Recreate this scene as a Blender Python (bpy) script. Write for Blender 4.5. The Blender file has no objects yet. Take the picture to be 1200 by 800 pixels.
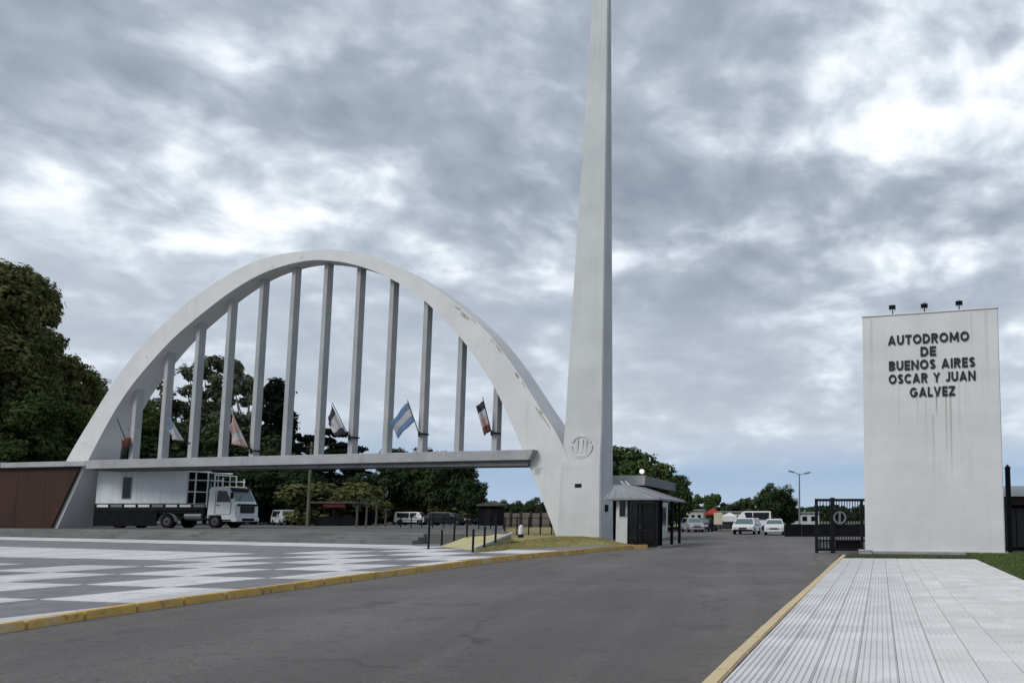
import bpy, bmesh, math, random
import numpy as np
from mathutils import Vector, Matrix

random.seed(7)
R = math.radians
scene = bpy.context.scene
COL = scene.collection

# ------------------------------------------------------------------ camera
FPX, PPX, HZ, EYE = 880.0, 890.0, 606.0, 1.6          # focal length and principal column in photo pixels
TH = math.atan(FPX * 1.08e-4)
PPY = HZ - FPX * math.tan(TH)
cam_d = bpy.data.cameras.new("camera")
cam = bpy.data.objects.new("camera", cam_d)
COL.objects.link(cam)
scene.camera = cam
cam.location = (0, 0, EYE)
cam.rotation_euler = (R(90) + TH, 0, 0)
cam_d.sensor_width = 36.0
cam_d.lens = FPX / 1200 * 36.0
cam_d.shift_x = (600 - PPX) / 1200
cam_d.shift_y = (PPY - 400) / 1200
cam_d.clip_start = 0.1
cam_d.clip_end = 5000

# ------------------------------------------------------------------ world: cloudy daylight sky
SUN_EL, SUN_AZ = R(42), R(222)                         # azimuth from +Y towards +X
world = bpy.data.worlds.new("World")
scene.world = world
world.use_nodes = True
nt = world.node_tree
nt.nodes.clear()
def N(tree, typ, **kw):
    n = tree.nodes.new(typ)
    for k, v in kw.items():
        setattr(n, k, v)
    return n
def M(tree, op, a, b=None, c=None, clamp=False):
    n = N(tree, 'ShaderNodeMath', operation=op)
    n.use_clamp = clamp
    for i, v in enumerate((a, b, c)):
        if v is None:
            continue
        if isinstance(v, (int, float)):
            n.inputs[i].default_value = v
        else:
            tree.links.new(v, n.inputs[i])
    return n.outputs[0]
def ramp(tree, fac, stops, interp='LINEAR'):
    n = N(tree, 'ShaderNodeValToRGB')
    n.color_ramp.interpolation = interp
    el = n.color_ramp.elements
    while len(el) < len(stops):
        el.new(0.5)
    for e, (p, c) in zip(el, stops):
        e.position = p
        e.color = (*c, 1) if len(c) == 3 else c
    tree.links.new(fac, n.inputs[0])
    return n.outputs[0]
def mixc(tree, f, a, b, blend='MIX'):
    n = N(tree, 'ShaderNodeMix', data_type='RGBA', blend_type=blend)
    for i, v in ((0, f), (6, a), (7, b)):
        if isinstance(v, (int, float)):
            n.inputs[i].default_value = v
        elif isinstance(v, tuple):
            n.inputs[i].default_value = (*v, 1)
        else:
            tree.links.new(v, n.inputs[i])
    return n.outputs[2]
sky = N(nt, 'ShaderNodeTexSky', sky_type='NISHITA')
sky.sun_disc = False
sky.sun_elevation = SUN_EL
sky.sun_rotation = SUN_AZ
sky.air_density = 1.2
sky.dust_density = 1.5
tc = N(nt, 'ShaderNodeTexCoord')
sep = N(nt, 'ShaderNodeSeparateXYZ')
nt.links.new(tc.outputs['Generated'], sep.inputs[0])
zc = M(nt, 'MAXIMUM', sep.outputs[2], 0.0)
den = M(nt, 'ADD', zc, 0.30)
comb = N(nt, 'ShaderNodeCombineXYZ')
nt.links.new(M(nt, 'DIVIDE', sep.outputs[0], den), comb.inputs[0])
nt.links.new(M(nt, 'DIVIDE', sep.outputs[1], den), comb.inputs[1])
def cloud_noise(scale, detail, rough, dist, off):
    mp = N(nt, 'ShaderNodeMapping')
    mp.inputs['Location'].default_value = off
    nt.links.new(comb.outputs[0], mp.inputs[0])
    n = N(nt, 'ShaderNodeTexNoise')
    n.inputs['Scale'].default_value = scale
    n.inputs['Detail'].default_value = detail
    n.inputs['Roughness'].default_value = rough
    n.inputs['Distortion'].default_value = dist
    nt.links.new(mp.outputs[0], n.inputs['Vector'])
    return n.outputs['Fac']
big = cloud_noise(1.15, 2, 0.5, 0.3, (2.2, 9.7, 3.4))
mid = cloud_noise(4.6, 5, 0.50, 0.35, (4.3, 8.2, 7.0))
fine = cloud_noise(11.0, 6, 0.52, 0.3, (7.3, 2.2, 1.0))
thick = M(nt, 'ADD', M(nt, 'ADD', M(nt, 'MULTIPLY', big, 0.45), M(nt, 'MULTIPLY', mid, 0.58)), M(nt, 'MULTIPLY', fine, 0.29))
CL = 10.0                                              # cloud radiance in the scale of the sky texture
def s10(c): return tuple(v * CL for v in c)
shade = ramp(nt, M(nt, 'SUBTRACT', thick, 0.150), [(0.33, (.90, .92, .94)), (0.395, (.68, .725, .77)), (0.455, (.46, .51, .58)),
                                 (0.53, (.31, .355, .425)), (0.66, (.20, .238, .305))], 'B_SPLINE')
veil = ramp(nt, zc, [(0.08, (.60, .60, .60)), (0.20, (.40, .40, .40)), (0.36, (0, 0, 0))], 'EASE')
shade = mixc(nt, veil, shade, (.53, .585, .655))
cloud = mixc(nt, 1.0, shade, (CL, CL, CL), 'MULTIPLY')
# thin gaps let the blue of the sky through
gap = ramp(nt, M(nt, 'SUBTRACT', thick, 0.15), [(0.26, (1, 1, 1)), (0.33, (0, 0, 0))], 'EASE')
skyblue = mixc(nt, 0.7, sky.outputs[0], s10((.30, .42, .62)))
cloud = mixc(nt, gap, cloud, skyblue)
# far rain-blue layer low above the horizon, under the edge of the cloud deck
edge = cloud_noise(1.1, 4, 0.55, 0.1, (0.3, 8.2, 5.0))
lim = M(nt, 'ADD', sep.outputs[2], M(nt, 'MULTIPLY', M(nt, 'SUBTRACT', edge, 0.5), 0.09))
deck = ramp(nt, lim, [(0.045, (0, 0, 0)), (0.115, (1, 1, 1))], 'EASE')
far_blue = ramp(nt, zc, [(0.0, (.37, .47, .60)), (0.06, (.26, .37, .53)), (0.12, (.30, .385, .51))])
far_blue = mixc(nt, 1.0, far_blue, (CL, CL, CL), 'MULTIPLY')
far_blue = mixc(nt, 0.08, far_blue, sky.outputs[0])
low = mixc(nt, deck, far_blue, cloud)
bg = N(nt, 'ShaderNodeBackground')
bg.inputs['Strength'].default_value = 0.085
nt.links.new(low, bg.inputs['Color'])
wo = N(nt, 'ShaderNodeOutputWorld')
nt.links.new(bg.outputs[0], wo.inputs['Surface'])

# ------------------------------------------------------------------ sun behind thin cloud
sd = bpy.data.lights.new("sun", 'SUN')
sd.energy = 1.5
sd.angle = R(25)
sd.color = (1.0, 0.96, 0.9)
sun = bpy.data.objects.new("sun", sd)
COL.objects.link(sun)
sdir = Vector((math.sin(SUN_AZ) * math.cos(SUN_EL), math.cos(SUN_AZ) * math.cos(SUN_EL), math.sin(SUN_EL)))
sun.rotation_euler = sdir.to_track_quat('Z', 'Y').to_euler()
sun.location = sdir * 60

vs = scene.view_settings
vs.view_transform = 'Standard'
vs.look = 'None'
vs.exposure = 0.62
vs.gamma = 1.0
vs.use_curve_mapping = False

# ------------------------------------------------------------------ helpers
def ray(x, y):
    u = (x - PPX) / FPX; v = (PPY - y) / FPX
    c, s = math.cos(TH), math.sin(TH)
    return Vector((u, c - v * s, s + v * c))
def at(x, y, Y):                                       # photo pixel -> point at distance Y
    r = ray(x, y)
    return Vector((0, 0, EYE)) + r * (Y / r.y)
def G(x, y, z=0.0):                                    # photo pixel -> point on a level at height z
    r = ray(x, y)
    return Vector((0, 0, EYE)) + r * ((z - EYE) / r.z)

class MB:
    def __init__(self):
        self.v, self.f, self.m, self.mats = [], [], [], []
    def add(self, vs, fs, mi=0):
        o = len(self.v)
        self.v += [tuple(p) for p in vs]
        self.f += [tuple(i + o for i in f) for f in fs]
        self.m += [mi] * len(fs)
        return self
    def box(self, x0, x1, y0, y1, z0, z1, mi=0):
        v = [(x, y, z) for z in (z0, z1) for y in (y0, y1) for x in (x0, x1)]
        return self.add(v, [(0, 2, 3, 1), (4, 5, 7, 6), (0, 1, 5, 4), (2, 6, 7, 3), (0, 4, 6, 2), (1, 3, 7, 5)], mi)
    def obox(self, c, ax, ay, az, hx, hy, hz, mi=0):
        c, ax, ay, az = Vector(c), Vector(ax), Vector(ay), Vector(az)
        v = [c + ax * (sx * hx) + ay * (sy * hy) + az * (sz * hz) for sz in (-1, 1) for sy in (-1, 1) for sx in (-1, 1)]
        return self.add(v, [(0, 2, 3, 1), (4, 5, 7, 6), (0, 1, 5, 4), (2, 6, 7, 3), (0, 4, 6, 2), (1, 3, 7, 5)], mi)
    def prism(self, poly, off, mi=0):                  # polygon of 3-D points swept along off
        n = len(poly); off = Vector(off)
        v = [Vector(p) for p in poly] + [Vector(p) + off for p in poly]
        fs = [tuple(range(n))[::-1], tuple(range(n, 2 * n))] + [(i, (i + 1) % n, n + (i + 1) % n, n + i) for i in range(n)]
        return self.add(v, fs, mi)
    def tube(self, pts, rad, n=8, mi=0, cap=True):
        pts = [Vector(p) for p in pts]
        if isinstance(rad, (int, float)):
            rad = [rad] * len(pts)
        vs_, fs = [], []
        for i, p in enumerate(pts):
            d = (pts[min(i + 1, len(pts) - 1)] - pts[max(i - 1, 0)]).normalized()
            a = d.orthogonal().normalized() if abs(d.z) < .9 else Vector((1, 0, 0)).cross(d).normalized()
            b = d.cross(a)
            for k in range(n):
                t = 2 * math.pi * k / n
                vs_.append(p + (a * math.cos(t) + b * math.sin(t)) * rad[i])
        for i in range(len(pts) - 1):
            for k in range(n):
                k2 = (k + 1) % n
                fs.append((i * n + k, i * n + k2, (i + 1) * n + k2, (i + 1) * n + k))
        if cap:
            fs.append(tuple(range(n))[::-1]); fs.append(tuple(range((len(pts) - 1) * n, len(pts) * n)))
        return self.add(vs_, fs, mi)
    def mesh(self, name, mats, smooth=False, bevel=0.0, seg=1):
        me = bpy.data.meshes.new(name)
        me.from_pydata(self.v, [], self.f)
        if not isinstance(mats, (list, tuple)):
            mats = [mats]
        for m in mats:
            me.materials.append(m)
        if len(mats) > 1:
            me.polygons.foreach_set('material_index', self.m)
        bm = bmesh.new(); bm.from_mesh(me)
        bmesh.ops.recalc_face_normals(bm, faces=bm.faces)
        if bevel > 0:
            bmesh.ops.bevel(bm, geom=list(bm.edges), offset=bevel, segments=seg, affect='EDGES', clamp_overlap=True)
        bm.to_mesh(me); bm.free()
        if smooth:
            me.polygons.foreach_set('use_smooth', [True] * len(me.polygons))
        me.update()
        return me

def link(name, data, parent=None, loc=None, rz=None):
    o = bpy.data.objects.new(name, data)
    COL.objects.link(o)
    if parent: o.parent = parent
    if loc is not None: o.location = loc
    if rz is not None: o.rotation_euler = (0, 0, rz)
    return o
def tag(o, label=None, cat=None, group=None, kind=None):
    if label: o['label'] = label
    if cat: o['category'] = cat
    if group: o['group'] = group
    if kind: o['kind'] = kind
    return o
def thing(name, label, cat, loc=(0, 0, 0), rz=0.0, group=None):
    return tag(link(name, None, None, loc, rz), label, cat, group)
def part(name, mb, m, parent, smooth=False, bevel=0.0, seg=1):
    return link(name, mb.mesh(name, m, smooth, bevel, seg), parent)
def struct(name, mb, m, **kw):
    return tag(link(name, mb.mesh(name, m, **kw)), kind='structure')
def copy_tree(o, parent=None):
    c = o.copy(); COL.objects.link(c)
    c.parent = parent
    for ch in [x for x in COL.objects if x.parent == o]:
        copy_tree(ch, c)
    return c

# ------------------------------------------------------------------ materials
def mat(name, c1, c2=None, scale=2.0, detail=6, rough=0.8, bump=0.0, bscale=30.0, metal=0.0, streak=None, patches=None, spec=0.3, lo=0.35, hi=0.65, stretch=(1, 1, 1), lines=0, tracks=None, cracks=None, objrand=0.0):
    m = bpy.data.materials.new(name); m.use_nodes = True
    t = m.node_tree
    b = t.nodes['Principled BSDF']
    b.inputs['Roughness'].default_value = rough
    b.inputs['Metallic'].default_value = metal
    b.inputs['Specular IOR Level'].default_value = spec
    geo = N(t, 'ShaderNodeNewGeometry')
    def noise(sc, det=6, st=(1, 1, 1), dist=0.0):
        mp = N(t, 'ShaderNodeMapping'); mp.inputs['Scale'].default_value = st
        t.links.new(geo.outputs['Position'], mp.inputs[0])
        n = N(t, 'ShaderNodeTexNoise')
        n.inputs['Scale'].default_value = sc; n.inputs['Detail'].default_value = det
        n.inputs['Roughness'].default_value = 0.6; n.inputs['Distortion'].default_value = dist
        t.links.new(mp.outputs[0], n.inputs['Vector'])
        return n.outputs['Fac']
    c2 = c2 or tuple(v * 0.8 for v in c1)
    col = ramp(t, noise(scale, detail, stretch), [(lo, c1), (hi, c2)])
    if streak:                                         # rain streaks running down
        c3, amt = streak
        s = ramp(t, noise(3.2, 5, (1, 1, .05)), [(0.52, (0, 0, 0)), (0.72, (1, 1, 1))])
        s2 = ramp(t, noise(.35, 3), [(0.4, (0, 0, 0)), (0.65, (1, 1, 1))])
        col = mixc(t, M(t, 'MULTIPLY', M(t, 'MULTIPLY', s, s2), amt), col, c3)
    if patches:                                        # worn places, list of (colour, scale, threshold, width, amount)
        for (pc, ps, th, wd, am) in patches:
            f = ramp(t, noise(ps, 8), [(th, (0, 0, 0)), (th + wd, (1, 1, 1))])
            col = mixc(t, M(t, 'MULTIPLY', f, am), col, pc)
    if tracks:                                         # worn tyre lanes running along the road
        f = ramp(t, noise(.55, 4, (1, .06, 1), .6), [(.42, (0, 0, 0)), (.62, (1, 1, 1))])
        col = mixc(t, M(t, 'MULTIPLY', f, tracks[1]), col, tracks[0])
    if cracks:
        mp = N(t, 'ShaderNodeMapping'); t.links.new(geo.outputs['Position'], mp.inputs[0])
        wn = N(t, 'ShaderNodeTexNoise'); wn.inputs['Scale'].default_value = 1.3; wn.inputs['Detail'].default_value = 4
        t.links.new(mp.outputs[0], wn.inputs['Vector'])
        va = N(t, 'ShaderNodeVectorMath', operation='MULTIPLY_ADD'); va.inputs[1].default_value = (1.1, 1.1, 0)
        t.links.new(wn.outputs['Color'], va.inputs[0]); t.links.new(mp.outputs[0], va.inputs[2])
        vo = N(t, 'ShaderNodeTexVoronoi', feature='DISTANCE_TO_EDGE'); vo.inputs['Scale'].default_value = cracks[1]
        t.links.new(va.outputs[0], vo.inputs['Vector'])
        f = ramp(t, vo.outputs['Distance'], [(.0, (1, 1, 1)), (cracks[2], (0, 0, 0))])
        f2 = ramp(t, noise(.25, 3), [(.47, (0, 0, 0)), (.60, (1, 1, 1))])
        col = mixc(t, M(t, 'MULTIPLY', M(t, 'MULTIPLY', f, f2), cracks[3]), col, cracks[0])
    if lines:                                          # pour joints between the lifts of concrete
        sp = N(t, 'ShaderNodeSeparateXYZ'); t.links.new(geo.outputs['Position'], sp.inputs[0])
        zz = M(t, 'FRACT', M(t, 'DIVIDE', M(t, 'ADD', sp.outputs[2], M(t, 'MULTIPLY', noise(2.0, 3), .03)), lines))
        col = mixc(t, M(t, 'MULTIPLY', M(t, 'LESS_THAN', zz, .03 / lines), .10), col, tuple(v * .5 for v in c1))
        lf = ramp(t, noise(.33, 1, (.01, .01, 1.9)), [(.42, (0, 0, 0)), (.58, (1, 1, 1))])
        col = mixc(t, M(t, 'MULTIPLY', lf, .16), col, tuple(v * .72 for v in c1))
    if objrand:
        oi = N(t, 'ShaderNodeObjectInfo')
        col = mixc(t, M(t, 'MULTIPLY', oi.outputs['Random'], objrand), col, tuple(v * .62 for v in c1))
    t.links.new(col, b.inputs['Base Color'])
    if bump:
        bn = N(t, 'ShaderNodeBump'); bn.inputs['Strength'].default_value = bump
        bn.inputs['Distance'].default_value = 0.02
        t.links.new(noise(bscale, 5), bn.inputs['Height'])
        t.links.new(bn.outputs[0], b.inputs['Normal'])
    m['noise'] = 1
    return m
def leaf_mat(name, c1, c2, c3):
    m = bpy.data.materials.new(name); m.use_nodes = True
    t = m.node_tree; t.nodes.remove(t.nodes['Principled BSDF'])
    geo = N(t, 'ShaderNodeNewGeometry')
    n = N(t, 'ShaderNodeTexNoise'); n.inputs['Scale'].default_value = 0.45; n.inputs['Detail'].default_value = 3
    t.links.new(geo.outputs['Position'], n.inputs['Vector'])
    f = M(t, 'ADD', M(t, 'MULTIPLY', n.outputs['Fac'], 0.6), M(t, 'MULTIPLY', geo.outputs['Random Per Island'], 0.4))
    col = ramp(t, f, [(0.3, c1), (0.5, c2), (0.72, c3)])
    d = N(t, 'ShaderNodeBsdfDiffuse'); tr = N(t, 'ShaderNodeBsdfTranslucent'); mx = N(t, 'ShaderNodeMixShader')
    t.links.new(col, d.inputs[0]); t.links.new(col, tr.inputs[0]); mx.inputs[0].default_value = 0.28
    t.links.new(d.outputs[0], mx.inputs[1]); t.links.new(tr.outputs[0], mx.inputs[2])
    t.links.new(mx.outputs[0], t.nodes['Material Output'].inputs[0])
    return m
def glass_mat(name, c, rough=0.08):
    m = mat(name, c, c, rough=rough, spec=0.35)
    return m
MT = dict(
    white=mat('white_painted_concrete', (.60, .61, .615), (.53, .54, .545), scale=.5, rough=.75, bump=.25, bscale=14, streak=((.33, .33, .32), .5)),
    arch=mat('arch_white_paint', (.60, .61, .615), (.53, .54, .55), scale=.45, rough=.75, bump=.25, bscale=14, streak=((.36, .36, .35), .35),
             patches=[((.22, .20, .18), .8, .66, .03, .5)]),
    tower=mat('tower_white_paint', (.53, .55, .56), (.45, .47, .485), scale=.4, rough=.75, bump=.25, bscale=12, streak=((.30, .31, .31), .5), lines=1.6),
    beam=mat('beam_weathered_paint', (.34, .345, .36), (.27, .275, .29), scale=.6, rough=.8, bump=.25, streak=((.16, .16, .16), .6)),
    chip=mat('bare_concrete_patch', (.42, .405, .38), (.29, .275, .25), scale=4, rough=.95),
    hanger=mat('hanger_paint', (.36, .37, .38), (.29, .30, .31), scale=.6, rough=.8, bump=.2, streak=((.22, .22, .22), .4)),
    under=mat('beam_shade_grey', (.15, .155, .165), (.10, .105, .115), scale=.8, rough=.85, bump=.3),  # shade beneath the beam slab, put into a darker grey
    plaza=mat('plaza_grey_concrete', (.185, .185, .193), (.145, .145, .153), scale=.6, rough=.85, bump=.35, bscale=40,
              patches=[((.26, .26, .265), 1.3, .54, .12, .5), ((.09, .09, .09), 3.4, .60, .08, .5)], cracks=((.05, .05, .05), .3, .012, .6)),
    wsq=mat('plaza_white_paint', (.62, .62, .625), (.53, .53, .535), scale=.9, rough=.8, bump=.3, bscale=40,
            patches=[((.27, .27, .275), 2.2, .55, .12, .55), ((.22, .22, .225), 11, .58, .06, .6), ((.36, .36, .36), .35, .5, .2, .4)], tracks=((.33, .33, .335), .45)),
    step=mat('step_concrete', (.17, .17, .17), (.115, .115, .115), scale=.7, rough=.9, bump=.4, patches=[((.07, .07, .065), .9, .55, .12, .6)], stretch=(.4, .4, 3)),
    terrace=mat('terrace_paving', (.13, .13, .125), (.08, .08, .075), scale=.3, rough=.9, bump=.3),
    asphalt=mat('asphalt', (.112, .106, .102), (.138, .131, .126), scale=.22, rough=.85, bump=.9, bscale=45, spec=.3, tracks=((.080, .076, .073), .55), cracks=((.035, .033, .032), .17, .010, .6),
                patches=[((.165, .158, .152), .22, .50, .14, .75), ((.058, .055, .053), .6, .58, .10, .6), ((.20, .195, .19), 16, .56, .08, .7), ((.045, .043, .042), 22, .57, .08, .7), ((.065, .062, .06), 4.5, .56, .08, .5)]),
    ykerb=mat('yellow_kerb_paint', (.58, .38, .11), (.48, .31, .09), scale=1.6, rough=.75, bump=.4, bscale=40,
              patches=[((.22, .19, .15), 2.6, .54, .12, .6), ((.13, .10, .07), 7, .58, .08, .6), ((.52, .46, .33), 1.1, .52, .1, .5)]),
    bkerb=mat('pale_kerb_paint', (.55, .44, .25), (.48, .39, .25), scale=1.4, rough=.8, bump=.4, bscale=40,
              patches=[((.24, .22, .20), 2.0, .60, .08, .6)]),
    slab=mat('ribbed_concrete', (.66, .665, .665), (.58, .585, .585), scale=1.1, rough=.85, bump=.35, bscale=60, objrand=.42,
             patches=[((.36, .365, .36), .8, .57, .14, .5), ((.30, .30, .29), 9, .66, .06, .4)]),
    joint=mat('grey_joint_bed', (.24, .24, .24), (.17, .17, .17), scale=3, rough=.95),
    soil=mat('soil', (.07, .06, .045), (.045, .04, .03), scale=2, rough=.95, bump=.5),
    ground=mat('far_ground', (.075, .085, .045), (.05, .055, .035), scale=.08, rough=.95, patches=[((.10, .095, .07), .15, .5, .2, .6)]),
    lawn=mat('lawn_green', (.075, .105, .032), (.05, .075, .025), scale=.9, rough=.95, bump=.6, bscale=60),
    dry=mat('dry_grass_lawn', (.27, .235, .10), (.20, .185, .075), scale=.5, rough=.95, bump=.6, bscale=50, patches=[((.22, .15, .09), .5, .55, .12, .7)]),
    blade=mat('grass_blade', (.09, .13, .035), (.06, .09, .025), scale=1.2, rough=.9),
    dblade=mat('dry_grass_blade', (.30, .265, .11), (.22, .21, .085), scale=.7, rough=.9),
    brown=mat('rusty_brown_sheet', (.024, .0095, .0055), (.040, .0145, .0065), scale=.8, rough=.75, bump=.3, bscale=10, streak=((.009, .005, .004), .8), stretch=(1, 1, .2)),
    black=mat('black_steel', (.007, .0075, .009), (.012, .012, .014), scale=3, rough=.65, spec=.12),
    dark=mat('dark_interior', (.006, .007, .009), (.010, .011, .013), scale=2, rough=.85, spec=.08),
    kwall=mat('kiosk_painted_wall', (.50, .53, .52), (.40, .43, .42), scale=.9, rough=.75, bump=.2, streak=((.24, .25, .24), .5)),
    kroof=mat('grey_metal_roof', (.24, .25, .275), (.19, .20, .22), scale=.9, rough=.5, spec=.5),
    fascia=mat('pale_fascia', (.48, .49, .49), (.40, .41, .41), scale=.7, rough=.7, streak=((.2, .2, .2), .5)),
    gfascia=mat('grey_green_fascia', (.16, .175, .175), (.12, .135, .135), scale=.7, rough=.7, streak=((.07, .07, .07), .5)),
    glass=glass_mat('dark_glass', (.006, .008, .010)),
    wind=glass_mat('windscreen_glass', (.09, .13, .14), .1),
    tyre=mat('tyre_rubber', (.008, .008, .009), (.013, .013, .013), scale=9, rough=.9, spec=.1),
    rim=mat('grey_wheel_rim', (.10, .10, .105), (.07, .07, .075), scale=5, rough=.4, metal=.6),
    twhite=mat('truck_white_paint', (.62, .65, .67), (.55, .58, .60), scale=.5, rough=.4, spec=.5, streak=((.34, .34, .33), .6)),
    cwhite=mat('car_white_paint', (.62, .63, .64), (.56, .57, .58), scale=1, rough=.3, spec=.5),
    csilver=mat('car_silver_paint', (.28, .29, .31), (.22, .23, .25), scale=1, rough=.3, spec=.5),
    cdark=mat('car_dark_paint', (.008, .009, .012), (.012, .013, .017), scale=1, rough=.35, spec=.3),
    cred=mat('red_canvas', (.35, .04, .03), (.25, .03, .025), scale=1, rough=.8),
    lamp=mat('lens_clear', (.70, .72, .74), (.6, .62, .64), scale=3, rough=.15, spec=.6),
    tail=mat('red_lens', (.30, .02, .02), (.22, .015, .015), scale=3, rough=.2, spec=.6),
    steel=mat('galvanised_steel', (.20, .21, .22), (.15, .16, .17), scale=2, rough=.5, metal=.4),
    yramp=mat('yellow_ramp_paint', (.42, .39, .20), (.34, .32, .18), scale=.8, rough=.8, bump=.3, patches=[((.24, .24, .20), 1.6, .60, .1, .5)]),
    concrete=mat('plain_concrete', (.30, .30, .29), (.22, .22, .21), scale=.8, rough=.9, bump=.3),
    pink=mat('faded_pinkish_wall', (.19, .165, .16), (.14, .12, .115), scale=.6, rough=.9, streak=((.08, .07, .07), .6)),
    bark=mat('bark', (.055, .045, .036), (.03, .025, .02), scale=3, rough=.95, bump=.8, stretch=(1, 1, .25)),
    pbark=mat('pale_bark', (.17, .15, .125), (.10, .09, .075), scale=3, rough=.95, bump=.5, stretch=(1, 1, .25)),
    letter=mat('black_letter', (.010, .011, .014), (.016, .017, .02), scale=3, rough=.55),
    relief=mat('relief_weathered_paint', (.53, .54, .54), (.43, .435, .43), scale=2.5, rough=.8, bump=.4),
    cream=mat('cream_board', (.50, .45, .33), (.42, .38, .28), scale=1, rough=.7),
    fwhite=mat('flag_white_cloth', (.45, .46, .47), (.36, .37, .38), scale=1.5, rough=.9),
    fblue=mat('flag_light_blue_cloth', (.14, .24, .38), (.11, .19, .31), scale=1.5, rough=.9),
    fred=mat('flag_dull_red_cloth', (.16, .055, .05), (.10, .035, .035), scale=1.5, rough=.9),
    fpink=mat('flag_pale_pink_cloth', (.44, .31, .29), (.35, .24, .23), scale=1.5, rough=.9),
    fdark=mat('flag_dark_cloth', (.035, .035, .045), (.05, .05, .06), scale=1.5, rough=.9),
)
# sign wall: white paint with rust-brown runs under the lettering
def sign_mat():
    m = mat('sign_white_paint', (.60, .61, .62), (.53, .54, .55), scale=.6, rough=.75, bump=.3, bscale=10, streak=((.40, .40, .39), .45), lines=1.3)
    t = m.node_tree; b = t.nodes['Principled BSDF']
    old = b.inputs['Base Color'].links[0].from_socket
    tcn = N(t, 'ShaderNodeTexCoord'); sp = N(t, 'ShaderNodeSeparateXYZ'); t.links.new(tcn.outputs['Object'], sp.inputs[0])
    col = old
    rnd = random.Random(3)
    for (x, w, z1, z0, a) in [(3.15, .028, 6.85, 5.9, .9), (3.55, .03, 6.8, 4.2, .6), (3.74, .035, 6.85, 3.4, .6), (2.35, .025, 6.8, 5.6, .35), (3.0, .05, 6.0, 2.8, .28),
                              (4.1, .04, 7.5, 4.6, .22), (1.55, .04, 7.4, 4.9, .2), (2.7, .03, 6.7, 3.9, .22), (0.4, .05, 10.4, 7.2, .25), (5.3, .06, 10.4, 6.4, .2), (4.7, .03, 10.4, 8.4, .2)]:
        dx = M(t, 'ABSOLUTE', M(t, 'SUBTRACT', sp.outputs[0], x))
        fx = M(t, 'SUBTRACT', 1.0, M(t, 'DIVIDE', dx, w * 1.6), clamp=True)
        fz = M(t, 'DIVIDE', M(t, 'SUBTRACT', sp.outputs[2], z0), z1 - z0, clamp=True)
        on = M(t, 'LESS_THAN', sp.outputs[2], z1)
        f = M(t, 'MULTIPLY', M(t, 'MULTIPLY', M(t, 'MULTIPLY', fx, M(t, 'POWER', fz, .6)), on), min(1.0, a * 1.15))
        col = mixc(t, f, col, (.17, .125, .08))
    t.links.new(col, b.inputs['Base Color'])
    return m
MT['sign'] = sign_mat()
LEAF = dict(
    olive=leaf_mat('olive_foliage', (.050, .060, .026), (.108, .122, .050), (.175, .178, .072)),
    green=leaf_mat('mid_green_foliage', (.034, .056, .022), (.072, .104, .038), (.115, .15, .056)),
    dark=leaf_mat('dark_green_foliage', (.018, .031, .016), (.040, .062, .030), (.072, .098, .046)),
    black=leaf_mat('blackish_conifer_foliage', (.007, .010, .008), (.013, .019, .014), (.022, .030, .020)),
    grey=leaf_mat('grey_green_foliage', (.058, .072, .048), (.11, .13, .085), (.17, .19, .125)),
)

# ================================================================== THE SETTING
S14 = R(14)
E1 = Vector((math.cos(S14), -math.sin(S14), 0)); E2 = Vector((math.sin(S14), math.cos(S14), 0))
P0 = Vector((-12.775, 48.377, 0.0))                    # foot of the tower, front left corner
def ar(s, off, z):                                     # arch frame -> world
    return P0 + E1 * s + E2 * off + Vector((0, 0, z))
def pz(Y): return .13 + .004 * (Y - 13)                # the plaza rises gently towards the steps

b = MB(); b.add([(-2500, -300, -.04), (2500, -300, -.04), (2500, 4000, -.04), (-2500, 4000, -.04)], [(0, 1, 2, 3)])
struct('ground', b, MT['ground'])

# left kerb line (front edge at road level)
KL = [(-10.35, -6), (-10.45, 4), (-10.52, 10.6), (-10.58, 12.0), (-10.56, 13.7), (-10.42, 15.8), (-10.23, 18.6), (-9.87, 22.5), (-9.23, 28.3), (-8.39, 31.6), (-7.62, 34.6), (-6.9, 37.4), (-6.15, 39.0), (-5.2, 39.4)]
KL = [Vector((x, y, 0)) for x, y in KL]
def polyline(pts, step):
    out = [pts[0].copy()]; acc = 0
    dense = []
    n = len(pts)
    for i in range(n - 1):
        p0, p1, p2, p3 = pts[max(i - 1, 0)], pts[i], pts[i + 1], pts[min(i + 2, n - 1)]
        for k in range(24):
            t = k / 24
            dense.append(0.5 * ((2 * p1) + (p2 - p0) * t + (2 * p0 - 5 * p1 + 4 * p2 - p3) * t * t + (3 * p1 - p0 - 3 * p2 + p3) * t ** 3))
    dense.append(pts[-1])
    for a, c in zip(dense[:-1], dense[1:]):
        d = (c - a).length; 
        while acc + d >= step:
            t = (step - acc) / d; a = a + (c - a) * t; d = (c - a).length
            out.append(a.copy()); acc = 0
        acc += d
    return out
KLs = polyline(KL, 1.0)

road = MB()
poly = [Vector((-10.6, -40, 0))] + [p + Vector((-.15, 0, 0)) for p in KL[1:]] + [Vector(p) for p in ((-9.2, 42, 0), (-9.2, 100, 0), (70, 100, 0), (70, 33.2, 0), (4.4, 33.2, 0), (3.1, 29.3, 0), (1.25, 17.6, 0), (.3, 12, 0), (-.5, 7.2, 0), (-1.4, 1.5, 0), (-8, -40, 0))]
road.add(poly, [tuple(range(len(poly)))])
struct('road', road, MT['asphalt'])

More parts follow.
